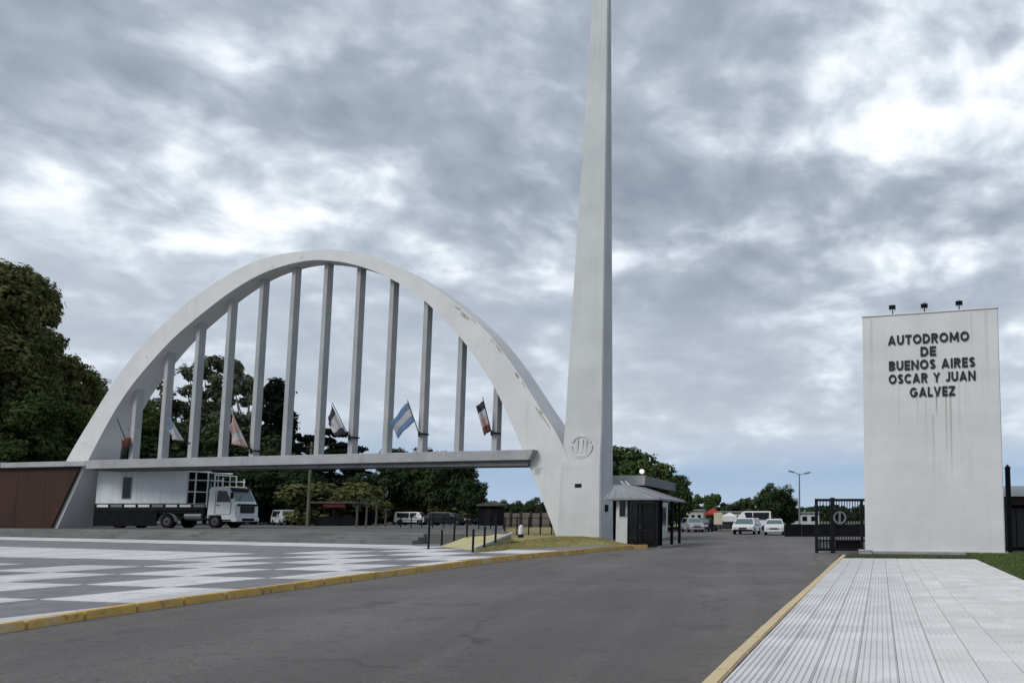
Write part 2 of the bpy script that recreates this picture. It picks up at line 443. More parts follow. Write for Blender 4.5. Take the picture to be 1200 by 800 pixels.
# plaza slab: one sheet, its road edge follows the kerb
pl = MB()
kp = [p + Vector((-.16, 0, 0)) for p in KL[:12]]
poly = [Vector((-110, -6, 0))] + kp + [Vector((-7.4, 38.6, 0)), Vector((-12.0, 38.0, 0)), Vector((-13.2, 38.5, 0)), Vector((-58, 59, 0)), Vector((-110, 76, 0))]
pl.add([Vector((p.x, p.y, pz(p.y) - .006)) for p in poly], [tuple(range(len(poly)))])
plaza = struct('plaza', pl, MT['plaza'])

# white painted squares and bands of the plaza, each a thin sheet of its own
SQ = 2.36; PO = Vector((-11.55, 14.59, 0))
def clip(poly, pt, nrm):
    out = []
    for i in range(len(poly)):
        a, c = poly[i], poly[(i + 1) % len(poly)]
        da, dc = (a - pt).dot(nrm), (c - pt).dot(nrm)
        if da >= 0: out.append(a)
        if (da >= 0) != (dc >= 0): out.append(a + (c - a) * (da / (da - dc)))
    return out
def kerb_clip(poly):
    cy = sum(p.y for p in poly) / len(poly)
    for a, c in zip(KL[:-1], KL[1:]):
        if a.y <= cy < c.y:
            d = (c - a).normalized()
            return clip(poly, a + Vector((-.17, 0, 0)), Vector((-d.y, d.x, 0)))
    return poly
def uv(u, v): return PO + E1 * (u * SQ) + E2 * (v * SQ)
def sheet(name, poly):
    poly = kerb_clip(poly)
    if len(poly) < 3: return
    ar_ = sum((poly[i].cross(poly[(i + 1) % len(poly)])).z for i in range(len(poly))) / 2
    if abs(ar_) < .05: return
    bb = MB()
    if ar_ < 0: poly = poly[::-1]
    n = len(poly)
    top = [Vector((p.x, p.y, pz(p.y) + .004)) for p in poly]
    bot = [Vector((p.x, p.y, pz(p.y) - .02)) for p in poly]
    bb.add(top + bot, [tuple(range(n))] + [(i, n + i, n + (i + 1) % n, (i + 1) % n) for i in range(n)])
    link(name, bb.mesh(name, MT['wsq']), plaza)
h = .496
for j in range(-3, 9):
    for i in range(-13, 5):
        if (i + j) % 2: continue
        if j > 2 and i < -4.2 + .0 * j: continue
        if j >= 3 and i < -4: continue
        if j == 7 and i < -3: continue
        c = uv(i, j)
        if j > 8: continue
        sheet('white_square', [uv(i - h, j - h), uv(i + h, j - h), uv(i + h, j + h), uv(i - h, j + h)])
sheet('white_band', [uv(-34, 3.62), uv(-4.6, 3.62), uv(-4.9, 5.35), uv(-12.4, 6.3), uv(-34, 7.6)])
# strip in front of the steps
A = Vector((-50.0, 51.6, 0)); B = Vector((-16.2, 38.0, 0))
D1 = (B - A).normalized(); D2 = Vector((-D1.y, D1.x, 0))
sheet('white_band', [A - D1 * 30 - D2 * 3.9, B - D1 * .3 - D2 * 3.6, B - D1 * .3 - D2 * .9, A - D1 * 30 - D2 * .7])

# kerb stones, left
def kerb_run(name, pts, side, w, hfun, m, gap=.012):
    root = tag(link(name, None), kind='structure')
    for a, c in zip(pts[:-1], pts[1:]):
        d = (c - a).normalized(); nn = Vector((-d.y, d.x, 0)) * side
        a2, c2 = a + d * gap, c - d * gap
        z0, z1 = hfun(a.y) + random.uniform(-.004, .006), hfun(c.y) + random.uniform(-.004, .006)
        mb = MB()
        vs_ = []
        for p, z in ((a2, z0), (c2, z1)):
            vs_ += [p + Vector((0, 0, -.05)), p + Vector((0, 0, z)) + nn * .02, p + nn * w + Vector((0, 0, z + .004)), p + nn * w + Vector((0, 0, -.05))]
        mb.add(vs_, [(0, 1, 2, 3), (7, 6, 5, 4), (0, 4, 5, 1), (1, 5, 6, 2), (2, 6, 7, 3), (3, 7, 4, 0)])
        link('kerb_stone', mb.mesh('kerb_stone', m, bevel=.016, seg=2), root)
    return root
kerb_run('left_kerb', [p for p in KLs if p.y > 3], 1, .17, lambda y: pz(min(y, 30)) + .002, MT['ykerb'])
KR = [Vector(p) for p in ((-1.2, 2.6, 0), (-.47, 7.5, 0), (-.2, 9.2, 0), (.27, 12.1, 0), (1.18, 17.5, 0), (3.05, 28.9, 0), (3.35, 30.6, 0))]
kerb_run('right_kerb', polyline(KR, 1.0), -1, .185, lambda y: .125, MT['bkerb'])

# ribbed walkway on the right
W1 = Vector((.158, .9874, 0)); W0 = Vector((.9874, -.158, 0))
WO = Vector((-.60, 5.4, 0))
walk = MB()
walk.add([WO + W0 * (-.12) + Vector((0, 0, .085)), WO + W0 * 4.88 + Vector((0, 0, .085)), WO + W0 * 4.88 + W1 * 23.2 + Vector((0, 0, .085)), WO + W0 * -.12 + W1 * 23.2 + Vector((0, 0, .085))], [(0, 1, 2, 3)])
walkway = struct('walkway', walk, MT['joint'])
def slab_geo(mb, w, l, ox=0., oy=0., dz=0.):
    g = .0025; n = 6; pitch = (w - 2 * g) / n; gr = pitch * .52; zt = .122 + dz; zb = .108 + dz
    xs = [(g, .100)]
    for i in range(n):
        x0 = g + i * pitch
        xs += [(x0 + gr * .35, zt if False else zb), (x0 + gr * .6, zt), (x0 + pitch - gr * .6, zt), (x0 + pitch - gr * .35, zb)]
    xs += [(w - g, .100)]
    v = [(ox + x, oy + .007, z) for x, z in xs] + [(ox + x, oy + l - .007, z) for x, z in xs]
    k = len(xs)
    mb.add(v, [(i, i + 1, k + i + 1, k + i) for i in range(k - 1)] + [tuple(range(k)), tuple(range(2 * k - 1, k - 1, -1))])
SW, SL_ = .40, .60
slabs = []
for q in range(3):
    sm = MB(); slab_geo(sm, SW, SL_, dz=(q - 1) * .0025); slabs.append(sm.mesh('paving_slab', MT['slab']))
wrz = math.atan2(W0.y, W0.x)
NR = 25
for r in range(2, NR):
    for c in range(12):
        p = WO + W0 * (c * SW) + W1 * (r * SL_)
        link('paving_slab', slabs[random.choice((0, 1, 1, 1, 2))], walkway, p, wrz)
rest = MB()
for r in range(NR, 38):
    for c in range(12):
        slab_geo(rest, SW, SL_, c * SW, r * SL_, random.choice((-.002, 0, 0, .002)))
for r in range(0, 2):
    for c in range(12):
        slab_geo(rest, SW, SL_, c * SW, r * SL_)
o = link('far_paving', rest.mesh('far_paving', MT['slab']), walkway, WO, wrz)
o['kind'] = 'stuff'

# soil strip before the sign and lawn right of the walkway
b = MB(); e0 = WO + W1 * 23.2
b.add([e0 + W0 * -.3 + Vector((0, 0, .05)), e0 + W0 * 4.9 + Vector((0, 0, .05)), Vector((11.5, 33.2, .05)), Vector((4.2, 33.8, .05))], [(0, 1, 2, 3)])
struct('soil_strip', b, MT['soil'])
b = MB()
la = [WO + W0 * 4.9 + W1 * -4, WO + W0 * 4.9 + W1 * 23.2, Vector((9.6, 32.6, 0)), Vector((11.2, 33.6, 0)), Vector((70, 33.6, 0)), Vector((70, 0, 0))]
b.add([Vector((p.x, p.y, .095)) for p in la], [tuple(range(len(la)))])
struct('lawn', b, MT['lawn'])
def blades(name, region, n, hgt, m, zf, seed, label):
    rnd = np.random.default_rng(seed)
    P = region(rnd, n); n = len(P)
    z = zf(P[:, 0], P[:, 1])
    a = rnd.uniform(0, math.pi, n); w = rnd.uniform(.012, .03, n); hh = hgt * rnd.uniform(.5, 1.3, n)
    lean = rnd.uniform(-.5, .5, (n, 2)) * hh[:, None]
    v = np.zeros((n, 3, 3))
    v[:, 0, 0] = P[:, 0] - np.cos(a) * w; v[:, 0, 1] = P[:, 1] - np.sin(a) * w
    v[:, 1, 0] = P[:, 0] + np.cos(a) * w; v[:, 1, 1] = P[:, 1] + np.sin(a) * w
    v[:, 2, 0] = P[:, 0] + lean[:, 0]; v[:, 2, 1] = P[:, 1] + lean[:, 1]
    v[:, 0, 2] = z - .01; v[:, 1, 2] = z - .01; v[:, 2, 2] = z + hh
    me = bpy.data.meshes.new(name)
    me.vertices.add(n * 3); me.vertices.foreach_set('co', v.ravel())
    me.loops.add(n * 3); me.loops.foreach_set('vertex_index', np.arange(n * 3, dtype=np.int32))
    me.polygons.add(n); me.polygons.foreach_set('loop_start', np.arange(0, n * 3, 3, dtype=np.int32))
    me.materials.append(m); me.update(calc_edges=True)
    tag(link(name, me), label, 'grass', kind='stuff')
def reg_lawn(rnd, n):
    t = rnd.uniform(8, 28, n); s = 4.95 + rnd.uniform(0, 1, n) ** 1.6 * 6
    return np.stack([WO.x + W0.x * s + W1.x * t, WO.y + W0.y * s + W1.y * t], 1)
blades('grass', reg_lawn, 26000, .07, MT['blade'], lambda x, y: x * 0 + .095, 5, 'short green grass right of the ribbed walkway')
def reg_soil(rnd, n):
    s = rnd.uniform(-.2, 6.2, n); t = 23.25 + rnd.uniform(0, 1, n) ** 1.2 * 2.9
    return np.stack([WO.x + W0.x * s + W1.x * t, WO.y + W0.y * s + W1.y * t], 1)
blades('grass', reg_soil, 3500, .05, MT['lawn'], lambda x, y: x * 0 + .05, 6, 'dark sparse grass along the foot of the sign wall')

# terrace with three long steps
TZ = .76
terr = MB()
tp = [A - D1 * 70 + D2 * .9, B + D2 * .9 + D1 * 2.3, Vector((-12.75, 38.4, 0)), Vector((-16.6, 49.0, 0)), Vector((-34, 100, 0)), Vector((-58, 170, 0)), Vector((-230, 170, 0)), Vector((-230, 110, 0))]
terr.prism([Vector((p.x, p.y, -.3)) for p in tp], (0, 0, TZ + .3))
terrace = struct('terrace', terr, MT['terrace'])
zb = .27
for k in range(3):
    z1 = zb + (TZ - zb) * (k + 1) / 3 - (0.004 if k == 2 else 0)
    y0 = k * .36
    for q in range(12):
        L0, L1 = -66 + q * 8.4 + .01, -66 + (q + 1) * 8.4 - .01
        if L0 > (B - A).length - .2: continue
        L1 = min(L1, (B - A).length)
        mb = MB()
        pa, pb = A + D1 * L0, A + D1 * L1
        mb.prism([pa + D2 * y0 + Vector((0, 0, 0)), pb + D2 * y0 + Vector((0, 0, 0)), pb + D2 * (y0 + .36 if k < 2 else 1.6), pa + D2 * (y0 + .36 if k < 2 else 1.6)], (0, 0, z1 + (.012 if k == 2 else 0)))
        link('step', mb.mesh('step', MT['step'], bevel=.012), terrace)

bl = MB(); bl.add([(-12.6, 37.9, .385), (-12.0, 46, .385), (-11.2, 53, .385), (-11.2, 130, .385), (-46, 130, .385), (-18, 50, .385)], [(0, 1, 2, 3, 4, 5)])
struct('back_lawn', bl, MT['dry'])
# grass mound at the foot of the tower
def mound_front(y):                                    # set back from the kerb by a paved strip that narrows to nothing
    y = np.asarray(y, float)
    xr = np.interp(y, [p.y for p in KL], [p.x for p in KL]) - .17 - np.interp(y, [31, 34, 36, 38.2], [2.9, 2.4, 1.6, .0])
    return np.where(y <= 39, xr, np.where(y < 45, -8.05, -9.45))
def mound_z(x, y):
    x = np.asarray(x, float); y = np.asarray(y, float)
    t = np.clip((y - 31) / 9.0, 0, 1)
    z = np.minimum(.22 + .20 * t, .41)
    d = np.clip((mound_front(y) - x) / 1.5, 0, 1); d = d * d * (3 - 2 * d)
    z0 = np.where(y < 37, .215, np.where(y < 39.2, .19, .06))
    return z0 + (z - z0) * d + .02 * np.sin(x * 3.1 + y * 1.3) * np.sin(y * 2.3 - x) * d
rows = []
for yy in list(np.linspace(31.0, 39.0, 18)) + [41, 43.5, 46, 48, 50.2, 53.2]:
    xr = float(mound_front(yy))
    xl = float(np.interp(yy, [31, 32.2, 38, 46, 49, 53.2], [xr - .1, -12.2, -12.2, -12.72, -12.95, -9.6]))
    rows.append([(x, yy, float(mound_z(x, yy)) + .004) for x in np.linspace(xr, min(xl, xr - .05), 14)])
mm = MB(); vs_ = [p for r in rows for p in r]
mm.add(vs_, [(i * 14 + k, i * 14 + k + 1, (i + 1) * 14 + k + 1, (i + 1) * 14 + k) for i in range(len(rows) - 1) for k in range(13)])
# keep the mound just above terrace and road
struct('mound', mm, MT['dry'], smooth=True)
def reg_mound(rnd, n):
    y = rnd.uniform(31.2, 47, n); xr = mound_front(y) - .15
    xl = np.interp(y, [31, 32.2, 38, 46, 48], [-10.6, -12.1, -12.1, -12.6, -12.8])
    return np.stack([xr + (xl - xr) * rnd.uniform(0, 1, n), y], 1)
blades('grass', reg_mound, 16000, .045, MT['dblade'], mound_z, 8, 'dry yellowish grass on the mound at the tower foot')

# ================================================================== THE ARCH
def catmull(pts, n):
    pts = [Vector((p[0], p[1], 0)) for p in pts]; out = []
    L = [0]
    for a, c in zip(pts[:-1], pts[1:]): L.append(L[-1] + (c - a).length)
    for i in range(n):
        t = L[-1] * i / (n - 1)
        k = max(j for j in range(len(L) - 1) if L[j] <= t + 1e-9)
        f = (t - L[k]) / (L[k + 1] - L[k])
        p0, p1, p2, p3 = pts[max(k - 1, 0)], pts[k], pts[k + 1], pts[min(k + 2, len(pts) - 1)]
        # centripetal-ish: plain Catmull-Rom
        q = 0.5 * ((2 * p1) + (p2 - p0) * f + (2 * p0 - 5 * p1 + 4 * p2 - p3) * f * f + (3 * p1 - p0 - 3 * p2 + p3) * f ** 3)
        out.append((q.x, q.y))
    return out
U0 = -21.35
OUT = [(-25.1, .2), (-22.9, 3.4), (-21.35, 6.3), (-19.3, 9.3), (-17.3, 12.05), (-15.4, 14.2), (-13.1, 16.15), (-10.5, 17.95), (-8, 19.3), (-5.3, 20.38), (-2.7, 20.92), (0, 21.05)]
OUT = OUT + [(-u, z) for u, z in OUT[-2:2:-1]] + [(21.35, 6.3), (22.45, 3.4), (23.5, .2)]
INN = [(-22.15, .2), (-20.6, 3.3), (-19.2, 6.1), (-17.35, 9.2), (-15.7, 11.45), (-13.5, 13.65), (-11.5, 15.35), (-9, 17.0), (-6.2, 18.6), (-3.3, 19.75), (0, 20.28)]
INN = INN + [(2.6, 20.1), (5.3, 19.4), (7.8, 18.3), (10.3, 16.75), (12.2, 15.05), (13.95, 13.3), (15.4, 11.45), (16.7, 9.5), (18.45, 6.1), (19.6, 3.7), (21.25, .1)]
NA = 90
oc, ic = catmull(OUT, NA), catmull(INN, NA)
arch = thing('entrance_arch', 'big white parabolic concrete arch with vertical hangers over a long beam', 'arch', ar(-21.35, 1.0, TZ))
def loc(p): return Vector(p) - arch.location
ab = MB()
for i in range(NA):
    zmid = (oc[i][1] + ic[i][1]) / 2
    th = 1.15 + 1.35 * max(0.0, 1 - zmid / 20.6) ** .8
    ou, inn = oc[i], ic[i]
    ab.v += [tuple(loc(ar(ou[0] - U0 * 1 - 42.7 + 0, 0, ou[1]))), tuple(loc(ar(inn[0] - U0 - 42.7, 0, inn[1]))),
             tuple(loc(ar(inn[0] - U0 - 42.7, th, inn[1]))), tuple(loc(ar(ou[0] - U0 - 42.7, th, ou[1])))]
for i in range(NA - 1):
    a_, c_ = i * 4, (i + 1) * 4
    for k in range(4):
        k2 = (k + 1) % 4
        ab.f.append((a_ + k, a_ + k2, c_ + k2, c_ + k)); ab.m.append(0)
ab.f += [(3, 2, 1, 0), tuple((NA - 1) * 4 + k for k in range(4))]; ab.m += [0, 0]
part('arch_rib', ab, MT['arch'], arch, bevel=0)
# bare flaked places along the outer edge of the right limb
rc = random.Random(12)
for k in range(12):
    u = rc.uniform(13.5, 20.6)
    i = min(range(NA // 2, NA - 1), key=lambda q: abs(oc[q][0] - u))
    d_ = Vector((oc[i + 1][0] - oc[i - 1][0], oc[i + 1][1] - oc[i - 1][1])).normalized(); n_ = Vector((d_.y, -d_.x)) * -1
    if (Vector(ic[i]) - Vector(oc[i])).dot(n_) < 0: n_ = -n_
    ln, wd, dp = rc.uniform(.2, .7), rc.uniform(.03, .09), rc.uniform(.02, .22)
    cpt = Vector(oc[i]) + n_ * (dp + wd)
    pts = []
    for q in range(11):
        a_ = 2 * math.pi * q / 11; r_ = rc.uniform(.65, 1.1)
        p_ = cpt + d_ * (math.cos(a_) * ln * r_) + n_ * (math.sin(a_) * wd * r_); pts.append(loc(ar(p_.x - 21.35, -.006, p_.y)))
    part('bare_patch', MB().prism(pts, E2 * .02), MT['chip'], arch)
# hangers
HS = [-37.11 + k * 2.887 for k in range(12)]
def inner_z(s):
    u = s - (U0 - U0 - 42.7) + U0 if False else s + 42.7 + U0
    for (u0, z0), (u1, z1) in zip(ic[:-1], ic[1:]):
        if u0 <= u <= u1: return z0 + (z1 - z0) * (u - u0) / (u1 - u0)
    return 6
hob = {}
for s in HS:
    mb = MB(); zt = inner_z(s) + .12
    c = loc(ar(s, .82, 0))
    w0, w1 = .205, .175
    vs_ = []
    for z, w in ((5.98, w0), (zt, w1)):
        for (sx, sy) in ((-1, -1), (1, -1), (1, 1), (-1, 1)):
            p = c + E1 * (sx * w) + E2 * (sy * .27) + Vector((0, 0, z)); vs_.append(p)
    # sloping top follows the soffit
    dz = (inner_z(s + .2) - inner_z(s - .2)) / .4
    for k, sx in zip(range(4, 8), (-1, 1, 1, -1)): vs_[k] = vs_[k] + Vector((0, 0, dz * sx * w1))
    mb.add(vs_, [(0, 1, 2, 3), (4, 7, 6, 5), (0, 4, 5, 1), (1, 5, 6, 2), (2, 6, 7, 3), (3, 7, 4, 0)])
    part('hanger', mb, MT['hanger'], arch, bevel=.02)
# beam
def arch_box(mb, s0, s1, o0, o1, z0, z1):
    v = [loc(ar(s, o_, z)) for z in (z0, z1) for o_ in (o0, o1) for s in (s0, s1)]
    return mb.add(v, [(0, 2, 3, 1), (4, 5, 7, 6), (0, 1, 5, 4), (2, 6, 7, 3), (0, 4, 6, 2), (1, 3, 7, 5)])
mb = MB()
v = [loc(ar(s, o_, z)) for z, s1 in ((5.30, -2.05), (5.97, -1.72)) for o_ in (-.55, 1.9) for s in (-40.0, s1)]
mb.add(v, [(0, 2, 3, 1), (4, 5, 7, 6), (0, 1, 5, 4), (2, 6, 7, 3), (0, 4, 6, 2), (1, 3, 7, 5)])
part('beam_slab', mb, MT['beam'], arch, bevel=.03)
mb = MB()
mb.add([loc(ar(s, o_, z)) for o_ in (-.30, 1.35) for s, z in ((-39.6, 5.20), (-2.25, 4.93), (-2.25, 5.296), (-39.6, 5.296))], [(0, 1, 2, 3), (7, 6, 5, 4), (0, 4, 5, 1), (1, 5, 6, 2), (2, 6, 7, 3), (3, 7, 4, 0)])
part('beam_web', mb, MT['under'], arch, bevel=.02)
for s0, s1, zt in ((-49.0, -40.02, 5.93), (-64, -49.06, 5.97)):
    part('canopy_slab', arch_box(MB(), s0, s1, -.55, 1.9, 5.52, zt), MT['beam'], arch, bevel=.03)

# brown panelled wall under the left end of the beam
bw = thing('panelled_wall', 'dark brown rusty sheet wall under the left end of the beam', 'wall', ar(-52, .0, TZ))
def wl(p): return Vector(p) - bw.location
xs = [-64 + k * 1.5 for k in range(15)] + [-43.0]
def edge_s(z): return -43.55 + (z - .76) * .52          # slanted right end, parallel to the arch leg
for k in range(15):
    s0, s1 = xs[k] + .004, xs[k + 1] - .004
    if k == 14:
        s1b, s1t = edge_s(.76), edge_s(5.5)
    elif k >= 12:
        s1b = min(s1, edge_s(.76)); s1t = s1
    else:
        s1b = s1t = s1
    if s1b <= s0 + .02:
        poly = [(s0, .76 + max(0, (s0 - edge_s(.76)) / .52)), (s1t, .76 + max(0, (s1t - edge_s(.76)) / .52)), (s1t, 5.5), (s0, 5.5)]
    elif s1b < s1t - 1e-6 and k < 14:
        poly = [(s0, .76), (s1b, .76), (s1t, .76 + (s1t - s1b) / .52), (s1t, 5.5), (s0, 5.5)]
    else:
        poly = [(s0, .76), (s1b, .76), (s1t, 5.5), (s0, 5.5)]
    o0 = -.22 + (k % 2) * .006
    mb = MB().prism([wl(ar(s, o0, z)) for s, z in poly], E2 * .10)
    part('wall_panel', mb, MT['brown'], bw, bevel=.006)
part('backing', MB().prism([wl(ar(s, -.08, z)) for s, z in ((-64, .76), (-43.7, .76), (-41.3, 5.4), (-64, 5.4))], E2 * .06), MT['dark'], bw)

# ================================================================== THE TOWER
tower = thing('tower', 'tall slender white tapering concrete tower at the right end of the arch', 'tower', ar(1.3, .9, .3))
def tl(p): return Vector(p) - tower.location
tb = MB()
HT = 46.0
prof = []
for z in (0.0, 3.5, 4.9, 7.4, 14, 22, 30, 38, HT):
    t = (z - .3) / 36.4
    sl = -.24 + (1.05 + .24) * t if z > 7.4 else -.24 + .29 * (z / 7.4)
    sr = 2.80 - (2.80 - 2.28) * t
    d0 = -.02 if z < 5 else .06 + .62 * t; d1 = 1.95 - .75 * t
    prof.append((z, sl, sr, d0, d1))
for (z, sl, sr, d0, d1) in prof:
    tb.v += [tuple(tl(ar(s, o_, z))) for s, o_ in ((sl, d0), (sr, d0), (sr, d1), (sl, d1))]
for i in range(len(prof) - 1):
    for k in range(4):
        k2 = (k + 1) % 4
        tb.f.append((i * 4 + k, i * 4 + k2, i * 4 + 4 + k2, i * 4 + 4 + k)); tb.m.append(0)
n = len(prof) * 4
tb.f += [(3, 2, 1, 0), (n - 4, n - 3, n - 2, n - 1)]; tb.m += [0, 0]
part('shaft', tb, MT['tower'], tower, bevel=.05, seg=2)
# round weathered relief emblem
EC = (1.32, 6.15)
def emb(u, z, o_): 
    return tl(ar(EC[0] + u, o_, EC[1] + z))
def sweep_arc(mb, r0, r1, a0, a1, o0, o1, n=28):
    pts = []
    for i in range(n + 1):
        a = a0 + (a1 - a0) * i / n
        ca, sa = math.cos(a), math.sin(a)
        pts.append([emb(r0 * ca, r0 * sa, o0), emb(r1 * ca, r1 * sa, o0), emb(r1 * ca, r1 * sa, o1), emb(r0 * ca, r0 * sa, o1)])
    vs_ = [p for q in pts for p in q]
    fs = [(i * 4 + k, i * 4 + (k + 1) % 4, i * 4 + 4 + (k + 1) % 4, i * 4 + 4 + k) for i in range(n) for k in range(4)]
    fs += [(3, 2, 1, 0), (n * 4, n * 4 + 1, n * 4 + 2, n * 4 + 3)]
    return mb.add(vs_, fs)
eroot = link('emblem', sweep_arc(MB(), .02, .74, 0, 2 * math.pi, .10, .35).mesh('emblem', MT['relief']), tower)
mb = MB(); sweep_arc(mb, .58, .82, R(175), R(365), .0, .3); part('rim', mb, MT['relief'], eroot, bevel=.015)
mb = MB(); sweep_arc(mb, .60, .76, R(20), R(160), .05, .3); part('rim', mb, MT['relief'], eroot, bevel=.015)
for u, w in ((-.28, .09), (.02, .12), (.34, .08)):
    mb = MB(); mb.prism([emb(u - w, -.42, .02), emb(u + w, -.42, .02), emb(u + w, .45, .02), emb(u - w, .45, .02)], E2 * .2)
    part('relief_bar', mb, MT['white'] if u == .02 else MT['relief'], eroot, bevel=.02)
mb = MB(); c = tl(ar(1.22, .02, 3.62)); mb.obox(c, E1, E2, (0, 0, 1), .24, .05, .13)
part('plaque', mb, MT['black'], tower, bevel=.01)
mb = MB(); c = tl(ar(2.84, .8, 2.2)); mb.obox(c, E1, E2, (0, 0, 1), .06, .14, .22)
part('switch_box', mb, MT['black'], tower, bevel=.01)

# ================================================================== FLAGS on the beam
def flag(label, s, top, base, clothfn, cols, group='flags on the arch beam'):
    base_w = at(base[0], base[1], 0 + (P0 + E1 * s + E2 * .2).y)
    top_w = at(top[0], top[1], (P0 + E1 * s + E2 * .1).y - .25)
    f = thing('flag', label, 'flag', base_w, 0, group)
    Lf = lambda p: Vector(p) - base_w
    d = (top_w - base_w).normalized()
    part('flag_pole', MB().tube([Lf(base_w - d * .25), Lf(top_w + d * .1)], [.035, .025], 8), MT['black'], f)
    mb = MB().tube([Lf(base_w + Vector((0, 0, -.18))), Lf(base_w + Vector((0, 0, .16)))], .07, 8)
    mb.obox(Lf(base_w + E1 * .16 + E2 * .3), E1, E2, (0, 0, 1), .16, .34, .045)
    part('bracket', mb, MT['black'], f)
    nu, nv = 14, 12
    mats = [MT[c_] for c_ in cols]
    cb = MB(); grid = []
    for i in range(nu + 1):
        for j in range(nv + 1):
            grid.append(Lf(clothfn(i / nu, j / nv, top_w, base_w)))
    for i in range(nu):
        for j in range(nv):
            k = min(int(j / nv * len(mats)), len(mats) - 1)
            cb.add([], [])
            cb.f.append((i * (nv + 1) + j, (i + 1) * (nv + 1) + j, (i + 1) * (nv + 1) + j + 1, i * (nv + 1) + j + 1)); cb.m.append(k)
    cb.v = [tuple(p) for p in grid]
    me = cb.mesh('cloth', mats, smooth=True)
    o = link('cloth', me, f)
    sm = o.modifiers.new('thick', 'SOLIDIFY'); sm.thickness = .012
    return f
def cloth(a, bq, fly, sag, amp, ph):
    # a..bq: range along the pole from the top; fly: pixel-free offset of the free edge (along E1, z)
    def fn(u, v, T, Bz):
        hoist = T + (Bz - T) * (a + (bq - a) * v)
        off = E1 * (fly[0] * u) + Vector((0, 0, fly[1] * u - sag * u * u * (1 - .4 * v)))
        fold = math.sin(u * 7.5 + v * 2 + ph) * amp * u + math.sin(u * 15 + v * 5 + ph) * amp * .4 * u
        return hoist + off - E2 * (fold + .15 * u) + E1 * (fold * .25)
    return fn
def droop(L, wid, amp, ph):                            # limp cloth: hoist along the leaning pole, free edge hanging plumb from its top
    def fn(u, v, T, Bz):
        hoist = T + (Bz - T) * (.02 + .9 * v)
        free = T + E1 * (wid * (v - .3)) + Vector((0, 0, -L * (.62 + .38 * v)))
        p = hoist.lerp(free, u)
        fold = math.sin(u * 9 + v * 3 + ph) * amp * math.sin(math.pi * min(1, u * .5 + .2)) + math.sin(u * 17 + ph) * amp * .4
        return p - E2 * (fold + .12) + E1 * (fold * .3)
    return fn
flag('dull red flag bunched at its pole against the left arch leg', -38.4, (137.5, 491), (148, 517),
     lambda u, v, T, Bz: Bz + E1 * (.1 + (u - .5) * (.75 - .35 * v) + .12 * math.sin(v * 5)) + Vector((0, 0, .05 - 1.15 * v + .25 * u * (1 - v) - .2 * (u < .2) * v)) - E2 * (.12 + .12 * math.sin(u * 11 + v * 3)), ('fred', 'fdark'))
flag('white and pale blue flag hanging at second gap of arch', -33.0, (202, 488), (219, 519), droop(1.75, .35, .13, .4), ('fblue', 'fwhite', 'fwhite', 'fwhite'))
flag('pale pink flag hanging limp between hangers near the truck cab', -26.7, (274, 481), (294, 528), droop(2.5, .25, .13, 1.2), ('fpink', 'fpink', 'fwhite', 'fpink'))
flag('narrow grey and white flag furled along its leaning pole', -17.6, (390, 473), (409, 512), droop(2.3, .75, .10, 2.0), ('fdark', 'fwhite', 'fwhite', 'fdark'))
flag('light blue and white striped flag blowing left from its pole', -11.9, (478, 470), (491, 508), cloth(.02, .62, (-1.15, -.75), .75, .13, 0.3), ('fblue', 'fwhite', 'fblue'))
flag('white and dull red flag beside the right end of arch', -5.9, (566, 467), (576, 507), cloth(.06, .95, (-.42, -.18), .25, .10, .9), ('fdark', 'fwhite', 'fpink', 'fred'))

# ================================================================== SIGN WALL
SG = Vector((4.597, 32.917, .0)); SD = Vector((.9663, -.2573, 0)); SN = Vector((-SD.y, SD.x, 0)); SRZ = math.atan2(SD.y, SD.x)
sign = thing('sign_wall', 'tall white slab wall with black lettering at end of walkway', 'sign', SG, SRZ)
o = part('wall_slab', MB().box(0, 5.80, 0, .95, -.1, 10.5), MT['sign'], sign, bevel=.035, seg=2)
part('plinth', MB().box(-.18, 5.95, -.12, 1.0, -.1, .16), MT['concrete'], sign, bevel=.02)
part('coping', MB().box(-.015, 5.815, -.02, .97, 10.5, 10.56), MT['white'], sign, bevel=.015)
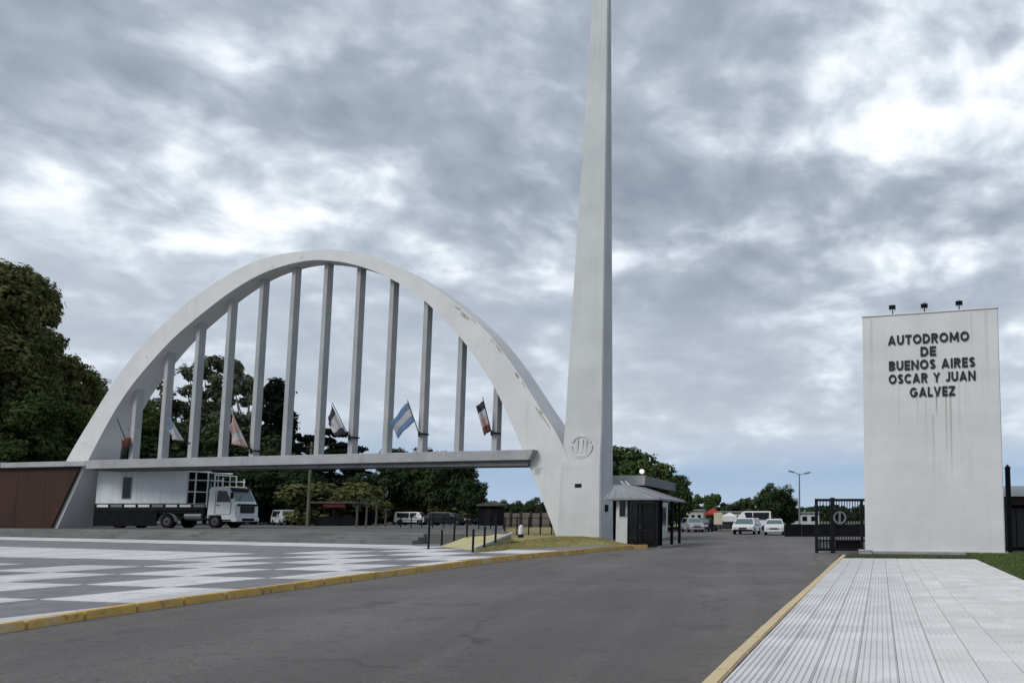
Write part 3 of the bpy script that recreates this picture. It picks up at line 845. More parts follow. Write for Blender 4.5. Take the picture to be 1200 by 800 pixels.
# bold sans capitals drawn as strokes in a cell of height 1
TK = .22
def arc(cx, cz, rx, rz, a0, a1, n=14): return [(cx + rx * math.cos(R(a0 + (a1 - a0) * i / n)), cz + rz * math.sin(R(a0 + (a1 - a0) * i / n))) for i in range(n + 1)]
q_ = TK / 2
STROKES = {
    'A': (.92, [[(q_, 0), (.46, 1)], [(.46, 1), (.92 - q_, 0)], [(.2, .29), (.72, .29)]]),
    'U': (.80, [[(q_, 1)] + arc(.40, .40, .40 - q_, .40 - q_, 180, 360) + [(.80 - q_, 1)]]),
    'T': (.74, [[(0, 1 - q_), (.74, 1 - q_)], [(.37, 1 - TK), (.37, 0)]]),
    'O': (.98, [arc(.49, .5, .49 - q_, .5 - q_, 90, 450, 30)]),
    'D': (.82, [[(q_, 0), (q_, 1)], [(TK, 1 - q_)] + arc(.36, .5, .46 - q_, .5 - q_, 90, -90, 18) + [(TK, q_)]]),
    'R': (.78, [[(q_, 0), (q_, 1)], [(TK, 1 - q_)] + arc(.40, .71, .36 - q_, .29 - q_, 90, -90, 14) + [(TK, .42 + q_)], [(.36, .46), (.66, 0)]]),
    'M': (1.06, [[(q_, 0), (q_ + .05, 1)], [(q_ + .05, 1), (.53, .2)], [(.53, .2), (1.01 - q_, 1)], [(1.01 - q_, 1), (1.06 - q_, 0)]]),
    'E': (.64, [[(q_, 0), (q_, 1)], [(TK, 1 - q_), (.64, 1 - q_)], [(TK, .5), (.60, .5)], [(TK, q_), (.64, q_)]]),
    'B': (.74, [[(q_, 0), (q_, 1)], [(TK, 1 - q_)] + arc(.40, .745, .32 - q_, .255 - q_, 90, -90, 14) + [(TK, .49 + q_)], [(TK, .50 + q_ * .3)] + arc(.40, .275, .34 - q_, .275 - q_, 90, -90, 14) + [(TK, q_)]]),
    'N': (.86, [[(q_, 0), (q_, 1)], [(q_, 1), (.86 - q_, 0)], [(.86 - q_, 0), (.86 - q_, 1)]]),
    'S': (.68, [arc(.35, .73, .33 - q_, .27 - q_, 25, 270, 16) + arc(.33, .28, .34 - q_, .28 - q_, 90, -150, 16)]),
    'I': (.22, [[(q_, 0), (q_, 1)]]),
    'C': (.86, [arc(.49, .5, .49 - q_, .5 - q_, 45, 315, 24)]),
    'Y': (.84, [[(q_, 1), (.42, .45)], [(.84 - q_, 1), (.42, .45)], [(.42, .5), (.42, 0)]]),
    'J': (.54, [[(.54 - q_, 1)] + arc(.24, .30, .30 - q_, .30 - q_, 0, -150, 12)]),
    'G': (.96, [arc(.49, .5, .49 - q_, .5 - q_, 48, 350, 26), [(.52, .44), (.94, .44)]]),
    'L': (.58, [[(q_, 0), (q_, 1)], [(TK, q_), (.58, q_)]]),
    'V': (.86, [[(q_, 1), (.43, 0)], [(.43, 0), (.86 - q_, 1)]]),
    'Z': (.74, [[(0, 1 - q_), (.74, 1 - q_)], [(.66, 1 - q_), (.09, q_)], [(0, q_), (.74, q_)]]),
}
glyph = {}
def glyph_mesh(ch, size):
    if ch in glyph: return glyph[ch]
    w, strokes = STROKES[ch]
    mb = MB()
    for k, st in enumerate(strokes):
        pts = [Vector((x, z)) for x, z in st]; n = len(pts); L_, R_ = [], []
        closed = n > 10 and (pts[0] - pts[-1]).length < 1e-4
        for i, p in enumerate(pts):
            a = pts[(i - 1) % (n - 1)] if closed else pts[max(i - 1, 0)]
            c = pts[(i + 1) % (n - 1)] if closed else pts[min(i + 1, n - 1)]
            d = (c - a).normalized(); nn = Vector((-d.y, d.x)) * (TK / 2)
            L_.append(p + nn); R_.append(p - nn)
        y0 = -.045 - k * .0022
        v = []
        for a, c in zip(L_, R_):
            for y in (y0, .0):
                for p in (a, c):
                    v.append((p.x * size, y, min(max(p.y, 0), 1.0) * size if ch in 'AMNVY' else p.y * size))
        f = []
        for i in range(n - 1):
            o_ = i * 4
            f += [(o_, o_ + 1, o_ + 5, o_ + 4), (o_ + 2, o_ + 6, o_ + 7, o_ + 3), (o_, o_ + 4, o_ + 6, o_ + 2), (o_ + 1, o_ + 3, o_ + 7, o_ + 5)]
        f += [(0, 2, 3, 1), (n * 4 - 4, n * 4 - 3, n * 4 - 1, n * 4 - 2)]
        mb.add(v, f)
    glyph[ch] = (mb.mesh('letter', MT['letter']), w * size)
    return glyph[ch]
for txt, xa, xb, zc_ in (('AUTODROMO', 1.12, 4.58, 9.37), ('DE', 2.52, 3.18, 8.80), ('BUENOS AIRES', 1.15, 4.80, 8.23), ('OSCAR Y JUAN', 1.13, 4.80, 7.64), ('GALVEZ', 2.03, 3.94, 7.02)):
    size = .42; gl = [(ch, *(glyph_mesh(ch, size) if ch != ' ' else (None, .16))) for ch in txt]
    nat = sum(g[2] for g in gl) + .06 * (len(gl) - 1)
    k = (xb - xa) / nat; x = xa
    for ch, me, w in gl:
        if me:
            o = link('letter', me, sign, (x, -.002, zc_ - .21)); o.scale = (k, 1, 1)
        x += (w + .06) * k
def floodlight(x, tilt, label):
    f = thing('floodlight', label, 'lamp', SG + SD * x + SN * .25 + Vector((0, 0, 10.56)), SRZ, 'floodlights on the sign wall')
    f.scale = (.85, .85, .85)
    part('stem', MB().tube([(0, 0, 0), (0, 0, .30)], .03, 8), MT['black'], f)
    mb = MB().tube([(-.12, -.16, .20), (-.12, -.10, .34), (.12, -.10, .34), (.12, -.16, .20)], .018, 6)
    part('yoke', mb, MT['black'], f)
    ax, az = Vector((0, -math.cos(tilt), -math.sin(tilt))), Vector((0, -math.sin(tilt), math.cos(tilt)))
    c = Vector((0, -.12, .40))
    mb = MB(); mb.add([c + Vector((1, 0, 0)) * (sx * (.10 + .08 * (q > 0))) + az * (sz * (.07 + .05 * (q > 0))) + ax * (q * .09) for q in (-1, 1) for sz in (-1, 1) for sx in (-1, 1)],
                      [(0, 2, 3, 1), (4, 5, 7, 6), (0, 1, 5, 4), (2, 6, 7, 3), (0, 4, 6, 2), (1, 3, 7, 5)])
    hd = part('lamp_head', mb, MT['black'], f, bevel=.012)
    part('spike', MB().tube([(0, -.06, .42), (0, -.04, .62)], [.03, .008], 6), MT['black'], f)
floodlight(1.33, R(10), 'leftmost of the three small floodlights on the sign wall')
floodlight(2.72, R(35), 'middle one of the three small floodlights on the sign wall')
floodlight(4.2, R(25), 'rightmost of the three small floodlights on the sign wall')

# ================================================================== GATE left of the sign
gate = thing('gate', 'black steel bar gate with round emblem left of the sign wall', 'gate', (2.52, 34.3, 0), -.02)
GL = 2.42
for z0_, z1_ in ((2.33, 2.45), (.10, .22), (.52, .60)):
    part('rail', MB().box(0, GL, -.05, .05, z0_, z1_), MT['black'], gate, bevel=.01)
for x, w, z1 in ((.07, .14, 2.45), (.80, .2, 2.5), (2.12, .13, 2.45), (2.36, .1, 2.45)):
    part('gate_post', MB().box(x - w / 2, x + w / 2, -.09, .09, 0, z1), MT['black'], gate, bevel=.012)
for k in range(4):
    part('bar', MB().tube([(.24 + k * .14, 0, .2), (.24 + k * .14, 0, 2.35)], .022, 6), MT['black'], gate)
for k in range(9):
    x = .98 + k * .122
    part('bar', MB().tube([(x, 0, .2), (x, 0, 2.35)], .022, 6), MT['black'], gate)
part('lower_panel', MB().box(.92, 2.05, .03, .05, .22, .52), MT['dark'], gate)
part('lower_panel', MB().box(.15, .70, .03, .05, .22, .50), MT['steel'], gate)
def ring(mb, cx, cz, r0, r1, y0, y1, n=32):
    vs_ = []
    for i in range(n):
        a = 2 * math.pi * i / n
        for r, y in ((r0, y0), (r1, y0), (r1, y1), (r0, y1)): vs_.append((cx + r * math.cos(a), y, cz + r * math.sin(a)))
    mb.add(vs_, [(i * 4 + k, i * 4 + (k + 1) % 4, ((i + 1) % n) * 4 + (k + 1) % 4, ((i + 1) % n) * 4 + k) for i in range(n) for k in range(4)])
    return mb
er = part('emblem', ring(MB(), 1.12, 1.60, .30, .38, -.12, .0), MT['black'], gate)
part('inner_ring', ring(MB(), 1.12, 1.60, .22, .295, -.11, -.02), MT['steel'], er)
mb = MB().box(1.07, 1.17, -.1, -.03, 1.38, 1.82)
part('emblem_bar', mb, MT['steel'], er)
part('emblem_disc', MB().tube([(1.12, -.03, 1.6), (1.12, -.015, 1.6)], .22, 24), MT['dark'], er)
b2 = thing('concrete_block', 'small pale concrete block at gate foot beside the sign', 'block', (4.55, 32.3, .04), SRZ)
part('block', MB().box(-.3, .25, -.12, .16, 0, .16), MT['concrete'], b2, bevel=.02)
part('cap', MB().box(-.32, .27, -.14, .18, .163, .195), MT['fascia'], b2, bevel=.008)

# right of the sign: dark gate post and low shed
gp = thing('gate_post', 'tall thin dark post standing close to the right side of sign', 'post', (10.95, 33.1, 0), -.1)
part('post', MB().box(-.10, .10, -.1, .1, 0, 3.75), MT['black'], gp, bevel=.015)
part('cap', MB().add([(-.13, -.13, 3.75), (.13, -.13, 3.75), (.13, .13, 3.75), (-.13, .13, 3.75), (0, 0, 3.95)], [(3, 2, 1, 0), (0, 1, 4), (1, 2, 4), (2, 3, 4), (3, 0, 4)]), MT['black'], gp)
sh = thing('shed', 'low dark shed with grey roof at the right picture edge', 'shed', (11.9, 37.0, 0))
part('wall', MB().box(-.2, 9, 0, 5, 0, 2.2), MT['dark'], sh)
part('fascia', MB().box(-.4, 9.2, -.4, 5.3, 2.2, 2.62), mat('brown_red_fascia', (.05, .022, .018), (.035, .017, .015), rough=.8), sh, bevel=.01)
part('roof', MB().prism([(-.6, -.6, 2.62), (-.6, 5.6, 2.62), (-.6, 2.5, 3.25)], (10, 0, 0)), MT['kroof'], sh)
for k in range(6):
    part('wall_board', MB().box(.1 + k * .6, .66 + k * .6, -.04, -.002, .15, 2.05), mat('dark_grey_board%d' % k, (.045, .045, .05), (.035, .035, .04), rough=.8), sh, bevel=.008)

# ================================================================== KIOSK beside the tower
KA = -R(7.2)
kiosk = thing('kiosk', 'small white guard kiosk with grey hipped roof beside tower foot', 'kiosk', (-5.35, 39.6, 0), KA)
# local: x to the right, y backwards; front right corner of the eaves is the origin
part('front_wall', MB().box(-2.25, -1.72, .25, .42, 0, 2.62), MT['kwall'], kiosk, bevel=.01)
part('front_wall', MB().box(-2.25, -1.70, .236, .25, 0, 1.62), MT['kwall'], kiosk, bevel=.004)
part('side_wall', MB().box(-2.35, -2.25, .30, 2.2, 0, 2.62), MT['kwall'], kiosk, bevel=.01)
w = part('window', MB().box(-2.14, -1.80, .228, .262, 1.64, 2.56), MT['glass'], kiosk)
part('window_frame', MB().box(-2.19, -2.14, .215, .27, 1.58, 2.60).box(-1.80, -1.76, .215, .27, 1.58, 2.60).box(-2.14, -1.80, .215, .27, 1.58, 1.64), MT['fascia'], w, bevel=.004)
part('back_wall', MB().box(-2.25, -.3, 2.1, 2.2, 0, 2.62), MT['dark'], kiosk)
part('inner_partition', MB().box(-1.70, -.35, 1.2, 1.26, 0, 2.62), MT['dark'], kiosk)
# dark glazed doors with frames
for k in range(2):
    d = part('door', MB().box(-1.66 + k * .74, -.96 + k * .74, .34, .38, .05, 2.5), MT['glass'], kiosk)
    part('door_frame', MB().box(-1.68 + k * .74, -1.63 + k * .74, .31, .40, .05, 2.55).box(-1.0 + k * .74, -.95 + k * .74, .31, .40, .05, 2.55).box(-1.63 + k * .74, -1.0 + k * .74, .32, .39, 1.25, 1.32).box(-1.63 + k * .74, -1.0 + k * .74, .32, .39, 2.47, 2.55), MT['black'], d, bevel=.004)
    part('handle', MB().box(-1.05 + k * .1, -1.02 + k * .1, .26, .31, 1.0, 1.25), MT['steel'], d)
for x, y in ((-.12, .2), (-.10, 3.55), (-.08, 5.35)):
    part('post', MB().box(x - .075, x + .075, y - .075, y + .075, 0, 2.62), MT['black'], kiosk, bevel=.01)
# fence panel between the side posts
for k in range(3):
    part('bar', MB().box(-.14, -.10, .45 + k * .22, .48 + k * .22, .1, 2.5), MT['black'], kiosk)
# hipped roof with standing seams
ev, rz_ = 2.62, 3.36
rp = [(-2.95, -.15, ev), (.12, -.15, ev), (.12, 6.0, ev - .02), (-2.95, 6.0, ev - .02), (-2.75, 1.0, rz_), (-2.05, 1.0, rz_), (-2.05, 4.8, rz_), (-2.75, 4.8, rz_)]
rb = MB().add(rp + [(x, y, z - .10) for x, y, z in rp[:4]], [(0, 1, 5, 4), (1, 2, 6, 5), (2, 3, 7, 6), (3, 0, 4, 7), (4, 5, 6, 7), (0, 8, 9, 1), (1, 9, 10, 2), (2, 10, 11, 3), (3, 11, 8, 0), (11, 10, 9, 8)])
roof = part('roof', rb, MT['kroof'], kiosk)
def lerp(a, c, t): return Vector(a) + (Vector(c) - Vector(a)) * t
for k in range(7):
    t = (k + .5) / 7
    part('roof_seam', MB().tube([lerp(rp[0], rp[1], t) + Vector((0, 0, .01)), lerp(rp[4], rp[5], t) + Vector((0, 0, .01))], .018, 4), MT['kroof'], roof)
for k in range(12):
    t = (k + .5) / 12
    part('roof_seam', MB().tube([lerp(rp[1], rp[2], t) + Vector((0, 0, .01)), lerp(rp[5], rp[6], t) + Vector((0, 0, .01))], .018, 4), MT['kroof'], roof)
for a_, c_ in ((0, 4), (1, 5)):
    part('hip_cap', MB().tube([Vector(rp[a_]) + Vector((0, 0, .015)), Vector(rp[c_]) + Vector((0, 0, .015))], .035, 6), MT['kroof'], roof)
for x in (-2.2, -1.95):
    part('vent', MB().tube([(x, 1.5, rz_ - .05), (x - .3, 1.5, rz_ + .22)], .06, 8), MT['fascia'], roof)
part('floor_slab', MB().box(-2.6, .1, .1, 5.6, -.02, .07), MT['concrete'], kiosk, bevel=.01)
# black gate leaf folded against the kiosk
kg = thing('gate_leaf', 'black gate leaf folded open against the kiosk corner', 'gate', (-6.72, 39.55, 0), KA)
part('frame', MB().box(0, .06, -.03, .03, .05, 2.4).box(1.34, 1.4, -.03, .03, .05, 2.4).box(.06, 1.34, -.03, .03, 2.32, 2.4).box(.06, 1.34, -.03, .03, .05, .15).box(.06, 1.34, -.03, .03, .9, .97), MT['black'], kg, bevel=.006)
for k in range(9):
    part('bar', MB().tube([(.19 + k * .125, 0, .15), (.19 + k * .125, 0, 2.32)], .016, 6), MT['black'], kg)

# flat-roofed building behind the kiosk
fb = thing('building', 'flat roofed building with pale fascia behind the kiosk roof', 'building', (-7.72, 50.6, 0), -R(4))
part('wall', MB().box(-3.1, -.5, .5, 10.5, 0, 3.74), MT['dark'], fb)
part('wall', MB().box(-.5, -.44, .5, 10.5, 0, 2.9), MT['kwall'], fb)
for k in range(4):
    w = part('window', MB().box(-.44, -.41, 1.2 + k * 2.3, 2.7 + k * 2.3, 1.0, 2.4), MT['glass'], fb)
    for y_ in (1.1, 2.7):
        part('window_jamb', MB().box(-.44, -.39, y_ + k * 2.3, y_ + .1 + k * 2.3, .95, 2.45), MT['fascia'], w)
part('front_fascia', MB().box(-3.2, 0, 0, .12, 3.75, 4.42), MT['fascia'], fb, bevel=.02)
part('side_fascia', MB().box(-.10, .02, .122, 11.3, 3.74, 4.40), MT['gfascia'], fb, bevel=.02)
part('roof_slab', MB().box(-3.2, -.102, .124, 11.3, 3.9, 4.3), MT['concrete'], fb)
gl = thing('globe_lamp', 'white globe lamp on the roof corner of the flat building', 'lamp', (-7.95, 50.7, 4.40))
part('stem', MB().tube([(0, 0, 0), (0, 0, .14)], .035, 8), MT['steel'], gl)
bmg = bmesh.new(); bmesh.ops.create_uvsphere(bmg, u_segments=20, v_segments=12, radius=.17)
for v in bmg.verts: v.co.z = v.co.z * .95 + .29
meg = bpy.data.meshes.new('globe'); bmg.to_mesh(meg); bmg.free()
gm = mat('lit_globe_glass', (.85, .87, .84), (.82, .84, .80), rough=.3)
gm.node_tree.nodes['Principled BSDF'].inputs['Emission Color'].default_value = (1, 1, .93, 1)
gm.node_tree.nodes['Principled BSDF'].inputs['Emission Strength'].default_value = .45
meg.materials.append(gm); meg.polygons.foreach_set('use_smooth', [True] * len(meg.polygons))
link('globe', meg, gl)

# ================================================================== RAMP with black posts
ramp_t = thing('ramp', 'short yellow painted ramp up to the terrace beside the mound', 'ramp', (-13.4, 35.2, .2))
RL = lambda p: Vector(p) - ramp_t.location
n0, n1 = Vector((-15.2, 36.0, .22)), Vector((-12.35, 32.6, .215)); f0, f1 = Vector((-14.75, 39.2, TZ + .01)), Vector((-12.35, 37.6, TZ + .01))
part('ramp_deck', MB().add([RL(p) for p in (n0, n1, f1, f0)] + [RL(Vector((p.x, p.y, .05))) for p in (n0, n1, f1, f0)], [(0, 1, 2, 3), (0, 4, 5, 1), (1, 5, 6, 2), (2, 6, 7, 3), (3, 7, 4, 0)]), MT['yramp'], ramp_t)
dd = (f1 - n1); nn = Vector((1, 0, 0)) * .12
part('edge_kerb', MB().add([RL(p) for p in (n1, n1 + nn, f1 + nn, f1)] + [RL(p + Vector((0, 0, .10))) for p in (n1, n1 + nn, f1 + nn, f1)], [(0, 1, 5, 4), (1, 2, 6, 5), (2, 3, 7, 6), (3, 0, 4, 7), (4, 5, 6, 7)]), MT['fascia'], ramp_t)
def post(x, y, z, h, label):
    p = thing('bollard_post', label, 'post', (x, y, z), 0, 'black posts along the ramp')
    part('shaft', MB().tube([(0, 0, 0), (0, 0, h)], .045, 10), MT['black'], p)
    part('cap', MB().tube([(0, 0, h), (0, 0, h + .02), (0, 0, h + .06)], [.06, .06, .02], 10), MT['black'], p)
    part('base_plate', MB().tube([(0, 0, 0), (0, 0, .02)], .09, 10), MT['black'], p)
for px, y0, y1, zf, lab in ((502, 643, 609, .21, 'tallest black post left of the ramp, standing on the plaza'), (517.5, 638.5, 622, .22, 'short black post on the left ramp edge, nearest the plaza'),
                            (532, 634, 617, .40, 'black post half way up the left edge of the yellow ramp'), (547, 629, 617, .62, 'black post at the upper left end of the yellow ramp'),
                            (554, 647, 622, .20, 'black post at the foot of the right ramp edge'), (567.5, 641, 618, .34, 'black post half way up the right edge of the yellow ramp'),
                            (580.5, 635.5, 607, .52, 'tall black post near the top of the right ramp edge')):
    g = G(px, y0, zf); post(g.x, g.y, zf, (y0 - y1) / FPX * g.y, lab)
wp = thing('white_post', 'small white post with dark foot at the top of the ramp', 'post', (-11.75, 37.2, .72))
part('shaft', MB().tube([(0, 0, 0), (0, 0, .45), (0, 0, .52)], [.11, .10, .03], 10), MT['twhite'], wp)
part('foot', MB().tube([(0, 0, -.1), (0, 0, .06)], .14, 10), MT['black'], wp)
# ================================================================== VEHICLES
def wheel(parent, x, y, r, w, sy):
    t = part('wheel', MB().tube([(x, y - w / 2, r), (x, y + w / 2, r)], r, 20), MT['tyre'], parent, bevel=.02)
    part('rim', MB().tube([(x, y + sy * (w / 2 - .01), r), (x, y + sy * (w / 2 + .012), r)], [r * .62, r * .55], 16), MT['rim'], t)
    part('hub', MB().tube([(x, y + sy * (w / 2), r), (x, y + sy * (w / 2 + .04), r)], [r * .18, r * .14], 10), MT['black'], t)
def car(name, label, cat, loc_, rz, paint, L=4.0, W=1.7, H=1.5, kind='hatch', group=None):
    c = thing(name, label, cat, loc_, rz, group)         # local: +x forward
    hl, hw = L / 2, W / 2
    if kind == 'van':
        prof = [(-hl, .35), (-hl, H * .55), (-hl + .05, H * .96), (-hl + .2, H), (hl * .42, H), (hl * .52, H * .96), (hl * .80, H * .60), (hl * .97, H * .50), (hl, .42), (hl - .05, .30), (-hl + .05, .30)]
        rr, fr = -hl + .12, hl * .42; belt = H * .56; wb, wf = hl * .78, -hl + .06
    else:
        prof = [(-hl, .38), (-hl + .02, H * .60), (-hl + .32, H * .93), (-hl + .7, H), (hl * .15, H), (hl * .30, H * .93), (hl * .55, H * .66), (hl * .93, H * .53), (hl, .45), (hl - .06, .28), (-hl + .06, .28)]
        rr, fr = -hl + .5, hl * .18; belt = H * .62; wb, wf = hl * .55, -hl + .1
    vs_ = []; n = len(prof)
    for sgn in (-1, 1):
        for (x, z) in prof:
            tap = 1.0 if z < H * .64 else 1.0 - .22 * (z - H * .64) / (H * .36)
            vs_.append((x, sgn * hw * tap, z))
    fs = [tuple(range(n))[::-1], tuple(range(n, 2 * n))] + [(i, (i + 1) % n, n + (i + 1) % n, n + i) for i in range(n)]
    body = part('body', MB().add(vs_, fs), paint, c, bevel=.045, seg=2)
    zt = H * .93
    def ty(z): return hw * (1.0 - .22 * max(0, z - H * .64) / (H * .36)) + .008
    for sgn in (-1, 1):
        for a0, a1, b0, b1 in ((wf + .28, -.12, rr + .12, -.14), (-.04, hl * .30, -.04, fr - .02)):
            q = [(a0, sgn * ty(belt + .04), belt + .04), (a1, sgn * ty(belt + .04), belt + .04), (b1, sgn * ty(zt), zt), (b0, sgn * ty(zt), zt)]
            part('side_window', MB().prism(q, (0, sgn * .012, 0)), MT['glass'], c)
        part('door_handle', MB().obox((-.25, sgn * (hw + .012), H * .55), (1, 0, 0), (0, 1, 0), (0, 0, 1), .09, .015, .018), MT['black'], c)
        part('mirror', MB().obox((hl * .34, sgn * (hw + .09), H * .66), (1, 0, 0), (0, 1, 0), (0, 0, 1), .07, .09, .06), paint, c, bevel=.015)
        part('headlight', MB().obox((hl - .06, sgn * (hw - .26), .66 * H / 1.5), (1, 0, 0), (0, 1, 0), (0, 0, 1), .07, .17, .075), MT['lamp'], c, bevel=.015)
        part('tail_light', MB().obox((-hl + .0, sgn * (hw - .14), H * .56), (1, 0, 0), (0, 1, 0), (0, 0, 1), .05, .10, .14), MT['tail'], c, bevel=.012)
        for x in (-hl * .62, hl * .62):
            wheel(c, x, sgn * (hw - .09), .31, .2, sgn)
    i0 = 5 if kind == 'hatch' else 5
    (x0, z0), (x1, z1) = prof[i0], prof[i0 + 1]
    d = Vector((z0 - z1, 0, x1 - x0)).normalized() * .012
    q = []
    for t, sg in ((.05, -1), (.05, 1), (.93, 1), (.93, -1)):
        x = x0 + (x1 - x0) * t; z = z0 + (z1 - z0) * t
        q.append(Vector((x, sg * (ty(z) - .10), z)) + d * .3)
    part('windscreen', MB().prism(q, d), MT['wind'], c)
    (x0, z0), (x1, z1) = prof[1], prof[2]
    q = []
    for t, sg in ((.12, -1), (.12, 1), (.9, 1), (.9, -1)):
        x = x0 + (x1 - x0) * t; z = z0 + (z1 - z0) * t
        q.append(Vector((x - .004, sg * (ty(z) - .14), z)))
    part('rear_window', MB().prism(q, (-.014, 0, .006)), MT['glass'], c)
    part('front_bumper', MB().box(hl - .12, hl + .05, -hw + .08, hw - .08, .30, .50), MT['black'] if kind == 'van' else paint, c, bevel=.03)
    part('rear_bumper', MB().box(-hl - .05, -hl + .12, -hw + .08, hw - .08, .32, .54), MT['black'] if kind == 'van' else paint, c, bevel=.03)
    part('grille', MB().box(hl - .03, hl + .015, -.4, .4, .54, .66), MT['black'], c)
    return c

# ---- the truck under the beam
tc0 = at(275, 617, 58.6)
truck = thing('truck', 'white lorry with box body and pipe rack parked under the arch', 'truck', (tc0.x, tc0.y, TZ + .004), -R(3))
# local x forward (nose at 0), y away from the camera; near side y = 0
K = 1.12                                               # the lorry is a tall one
TW = 2.5
LT = 11.6
ch = part('chassis', MB().box(-LT, -1.0, .35, .62, .75, 1.15).box(-LT, -1.0, TW - .62, TW - .35, .75, 1.15).box(-LT + .1, -2.6, .1, TW - .1, 1.15, 1.35), MT['black'], truck, bevel=.01)
part('deck', MB().box(-LT, -2.55, 0, TW, 1.36, 1.88), MT['black'], truck, bevel=.01)
for k in range(8):
    x = -LT + .25 + k * 1.13
    part('side_panel', MB().box(x, x + .92, -.025, -.002, 1.64, 1.84), MT['steel'] if k % 3 == 1 else MT['twhite'], truck, bevel=.006)
bx = part('box_body', MB().box(-LT, -4.1, .05, TW - .05, 1.90, 4.50), MT['twhite'], truck, bevel=.05, seg=2)
part('bulkhead', MB().box(-4.099, -4.07, .16, TW - .16, 1.92, 4.42), MT['dark'], bx)
for k in range(7):
    part('box_rib', MB().box(-LT + .35 + k * 1.0, -LT + .375 + k * 1.0, .041, .05, 1.95, 4.44), MT['twhite'], bx)
part('window', MB().box(-9.35, -8.72, .028, .049, 2.35, 3.95), MT['glass'], bx)
part('window_frame', MB().box(-9.42, -9.352, .02, .06, 2.28, 4.02).box(-8.718, -8.65, .02, .06, 2.28, 4.02).box(-9.353, -8.717, .021, .061, 3.952, 4.02).box(-9.353, -8.717, .021, .061, 2.28, 2.348), MT['steel'], bx)
part('skirt', MB().box(-LT, -6.4, .02, .08, .18, 1.36), MT['dark'], truck)
part('mudguard', MB().add(*(lambda pts: ([(x, y, z) for y in (0.02, .4) for x, z in pts], [(i, i + 1, len(pts) + i + 1, len(pts) + i) for i in range(len(pts) - 1)]))([(-5.6 + .66 * math.cos(a), .52 + .66 * math.sin(a)) for a in [math.pi * k / 12 for k in range(13)]])), MT['twhite'], truck)
for y, sg in ((.28, -1), (TW - .28, 1)):
    wheel(truck, -5.6, y, .52, .45, sg); wheel(truck, -9.6, y, .52, .45, sg); wheel(truck, -1.75, y, .52, .34, sg)
# white pipe rack between box and cab
rk = part('pipe_rack', MB().box(-4.0, -2.5, .1, TW - .1, 1.885, 1.95), MT['steel'], truck)
for x, z1 in ((-3.5, 4.42), (-2.5, 4.34), (-1.95, 4.2), (-1.3, 3.95)):
    for y in (.12, TW - .12):
        part('rack_post', MB().tube([(x, y, 1.62 if x < -2.4 else 3.2), (x, y, z1)], .05, 8), MT['twhite'], rk)
for z, xe in ((4.42, -2.3), (3.75, -1.2), (2.85, -2.45)):
    for y in (.12, TW - .12):
        part('rack_rail', MB().tube([(-4.07, y, z), (xe, y, z - .05)], .045, 8), MT['twhite'], rk)
for x, z in ((-3.5, 4.4), (-2.5, 4.32), (-1.95, 4.15)):
    part('rack_rail', MB().tube([(x, .12, z), (x, TW - .12, z)], .045, 8), MT['twhite'], rk)
part('spoiler', MB().prism([(-4.07, .1, 4.42), (-2.3, .1, 4.30), (-2.3, .1, 4.36), (-4.07, .1, 4.48)], (0, TW - .2, 0)), MT['twhite'], rk, bevel=.02)
part('tank', MB().tube([(-4.3, .45, .95), (-2.9, .45, .95)], .33, 14), MT['steel'], truck, bevel=.02)
# cab
cp = [(-2.35, .75), (-2.35, 3.30), (-2.2, 3.52), (-1.1, 3.58), (-.75, 3.45), (-.22, 2.2), (-.04, 1.95), (0.0, .95), (-.05, .55), (-1.1, .55), (-1.2, 1.05), (-2.2, 1.05), (-2.25, .75)]
def cab_y(z, s): return (.02 + .10 * max(0, z - 2.2) / 1.4) if s < 0 else TW - (.02 + .10 * max(0, z - 2.2) / 1.4)
vv = [(x, cab_y(z, -1), z) for x, z in cp] + [(x, cab_y(z, 1), z) for x, z in cp]
n = len(cp)
cab = part('cab', MB().add(vv, [tuple(range(n)), tuple(range(2 * n - 1, n - 1, -1))] + [(i, n + i, n + (i + 1) % n, (i + 1) % n) for i in range(n)]), MT['twhite'], truck, bevel=.05, seg=2)
for s in (-1, 1):
    sg = -.014 if s < 0 else .014
    q = [(-1.6, cab_y(2.25, s) + sg, 2.22), (-.48, cab_y(2.25, s) + sg, 2.22), (-.86, cab_y(3.2, s) + sg, 3.15), (-1.6, cab_y(3.2, s) + sg, 3.2)]
    part('side_window', MB().prism(q, (0, sg, 0)), MT['glass'], cab)
    part('mirror', MB().obox((-.25, cab_y(2.6, s) + s * .22, 2.75), (1, 0, 0), (0, 1, 0), (0, 0, 1), .05, .12, .28), MT['black'], cab, bevel=.02)
    part('door_handle', MB().obox((-1.5, cab_y(2, s) + s * .02, 1.95), (1, 0, 0), (0, 1, 0), (0, 0, 1), .12, .02, .025), MT['black'], cab)
    yl = .35 if s < 0 else TW - .35
    part('headlight', MB().obox((-.01, yl, 1.02), (1, 0, 0), (0, 1, 0), (0, 0, 1), .05, .24, .13), MT['lamp'], cab, bevel=.02)
    part('cab_step', MB().box(-1.05, -.35, (-.01 if s < 0 else TW - .1), (.1 if s < 0 else TW + .01), .55, .95), MT['twhite'], cab, bevel=.02)
d = Vector((.92, 0, .39)) * .012
q = [Vector((-.26, .2, 2.27)), Vector((-.26, TW - .2, 2.27)), Vector((-.73, TW - .26, 3.38)), Vector((-.73, .26, 3.38))]
part('windscreen', MB().prism([p + d for p in q], d), MT['wind'], cab)
gr = part('grille', MB().box(-.03, .03, .5, TW - .5, 1.25, 1.85), MT['black'], cab, bevel=.01)
for k in range(4):
    part('grille_bar', MB().box(.03, .05, .55, TW - .55, 1.32 + k * .14, 1.37 + k * .14), MT['rim'], gr)
part('bumper', MB().box(-.35, .1, .0, TW, .50, .86), MT['twhite'], cab, bevel=.04)
cab.scale = (1, 1, .90); cab.location = (0, 0, .05)
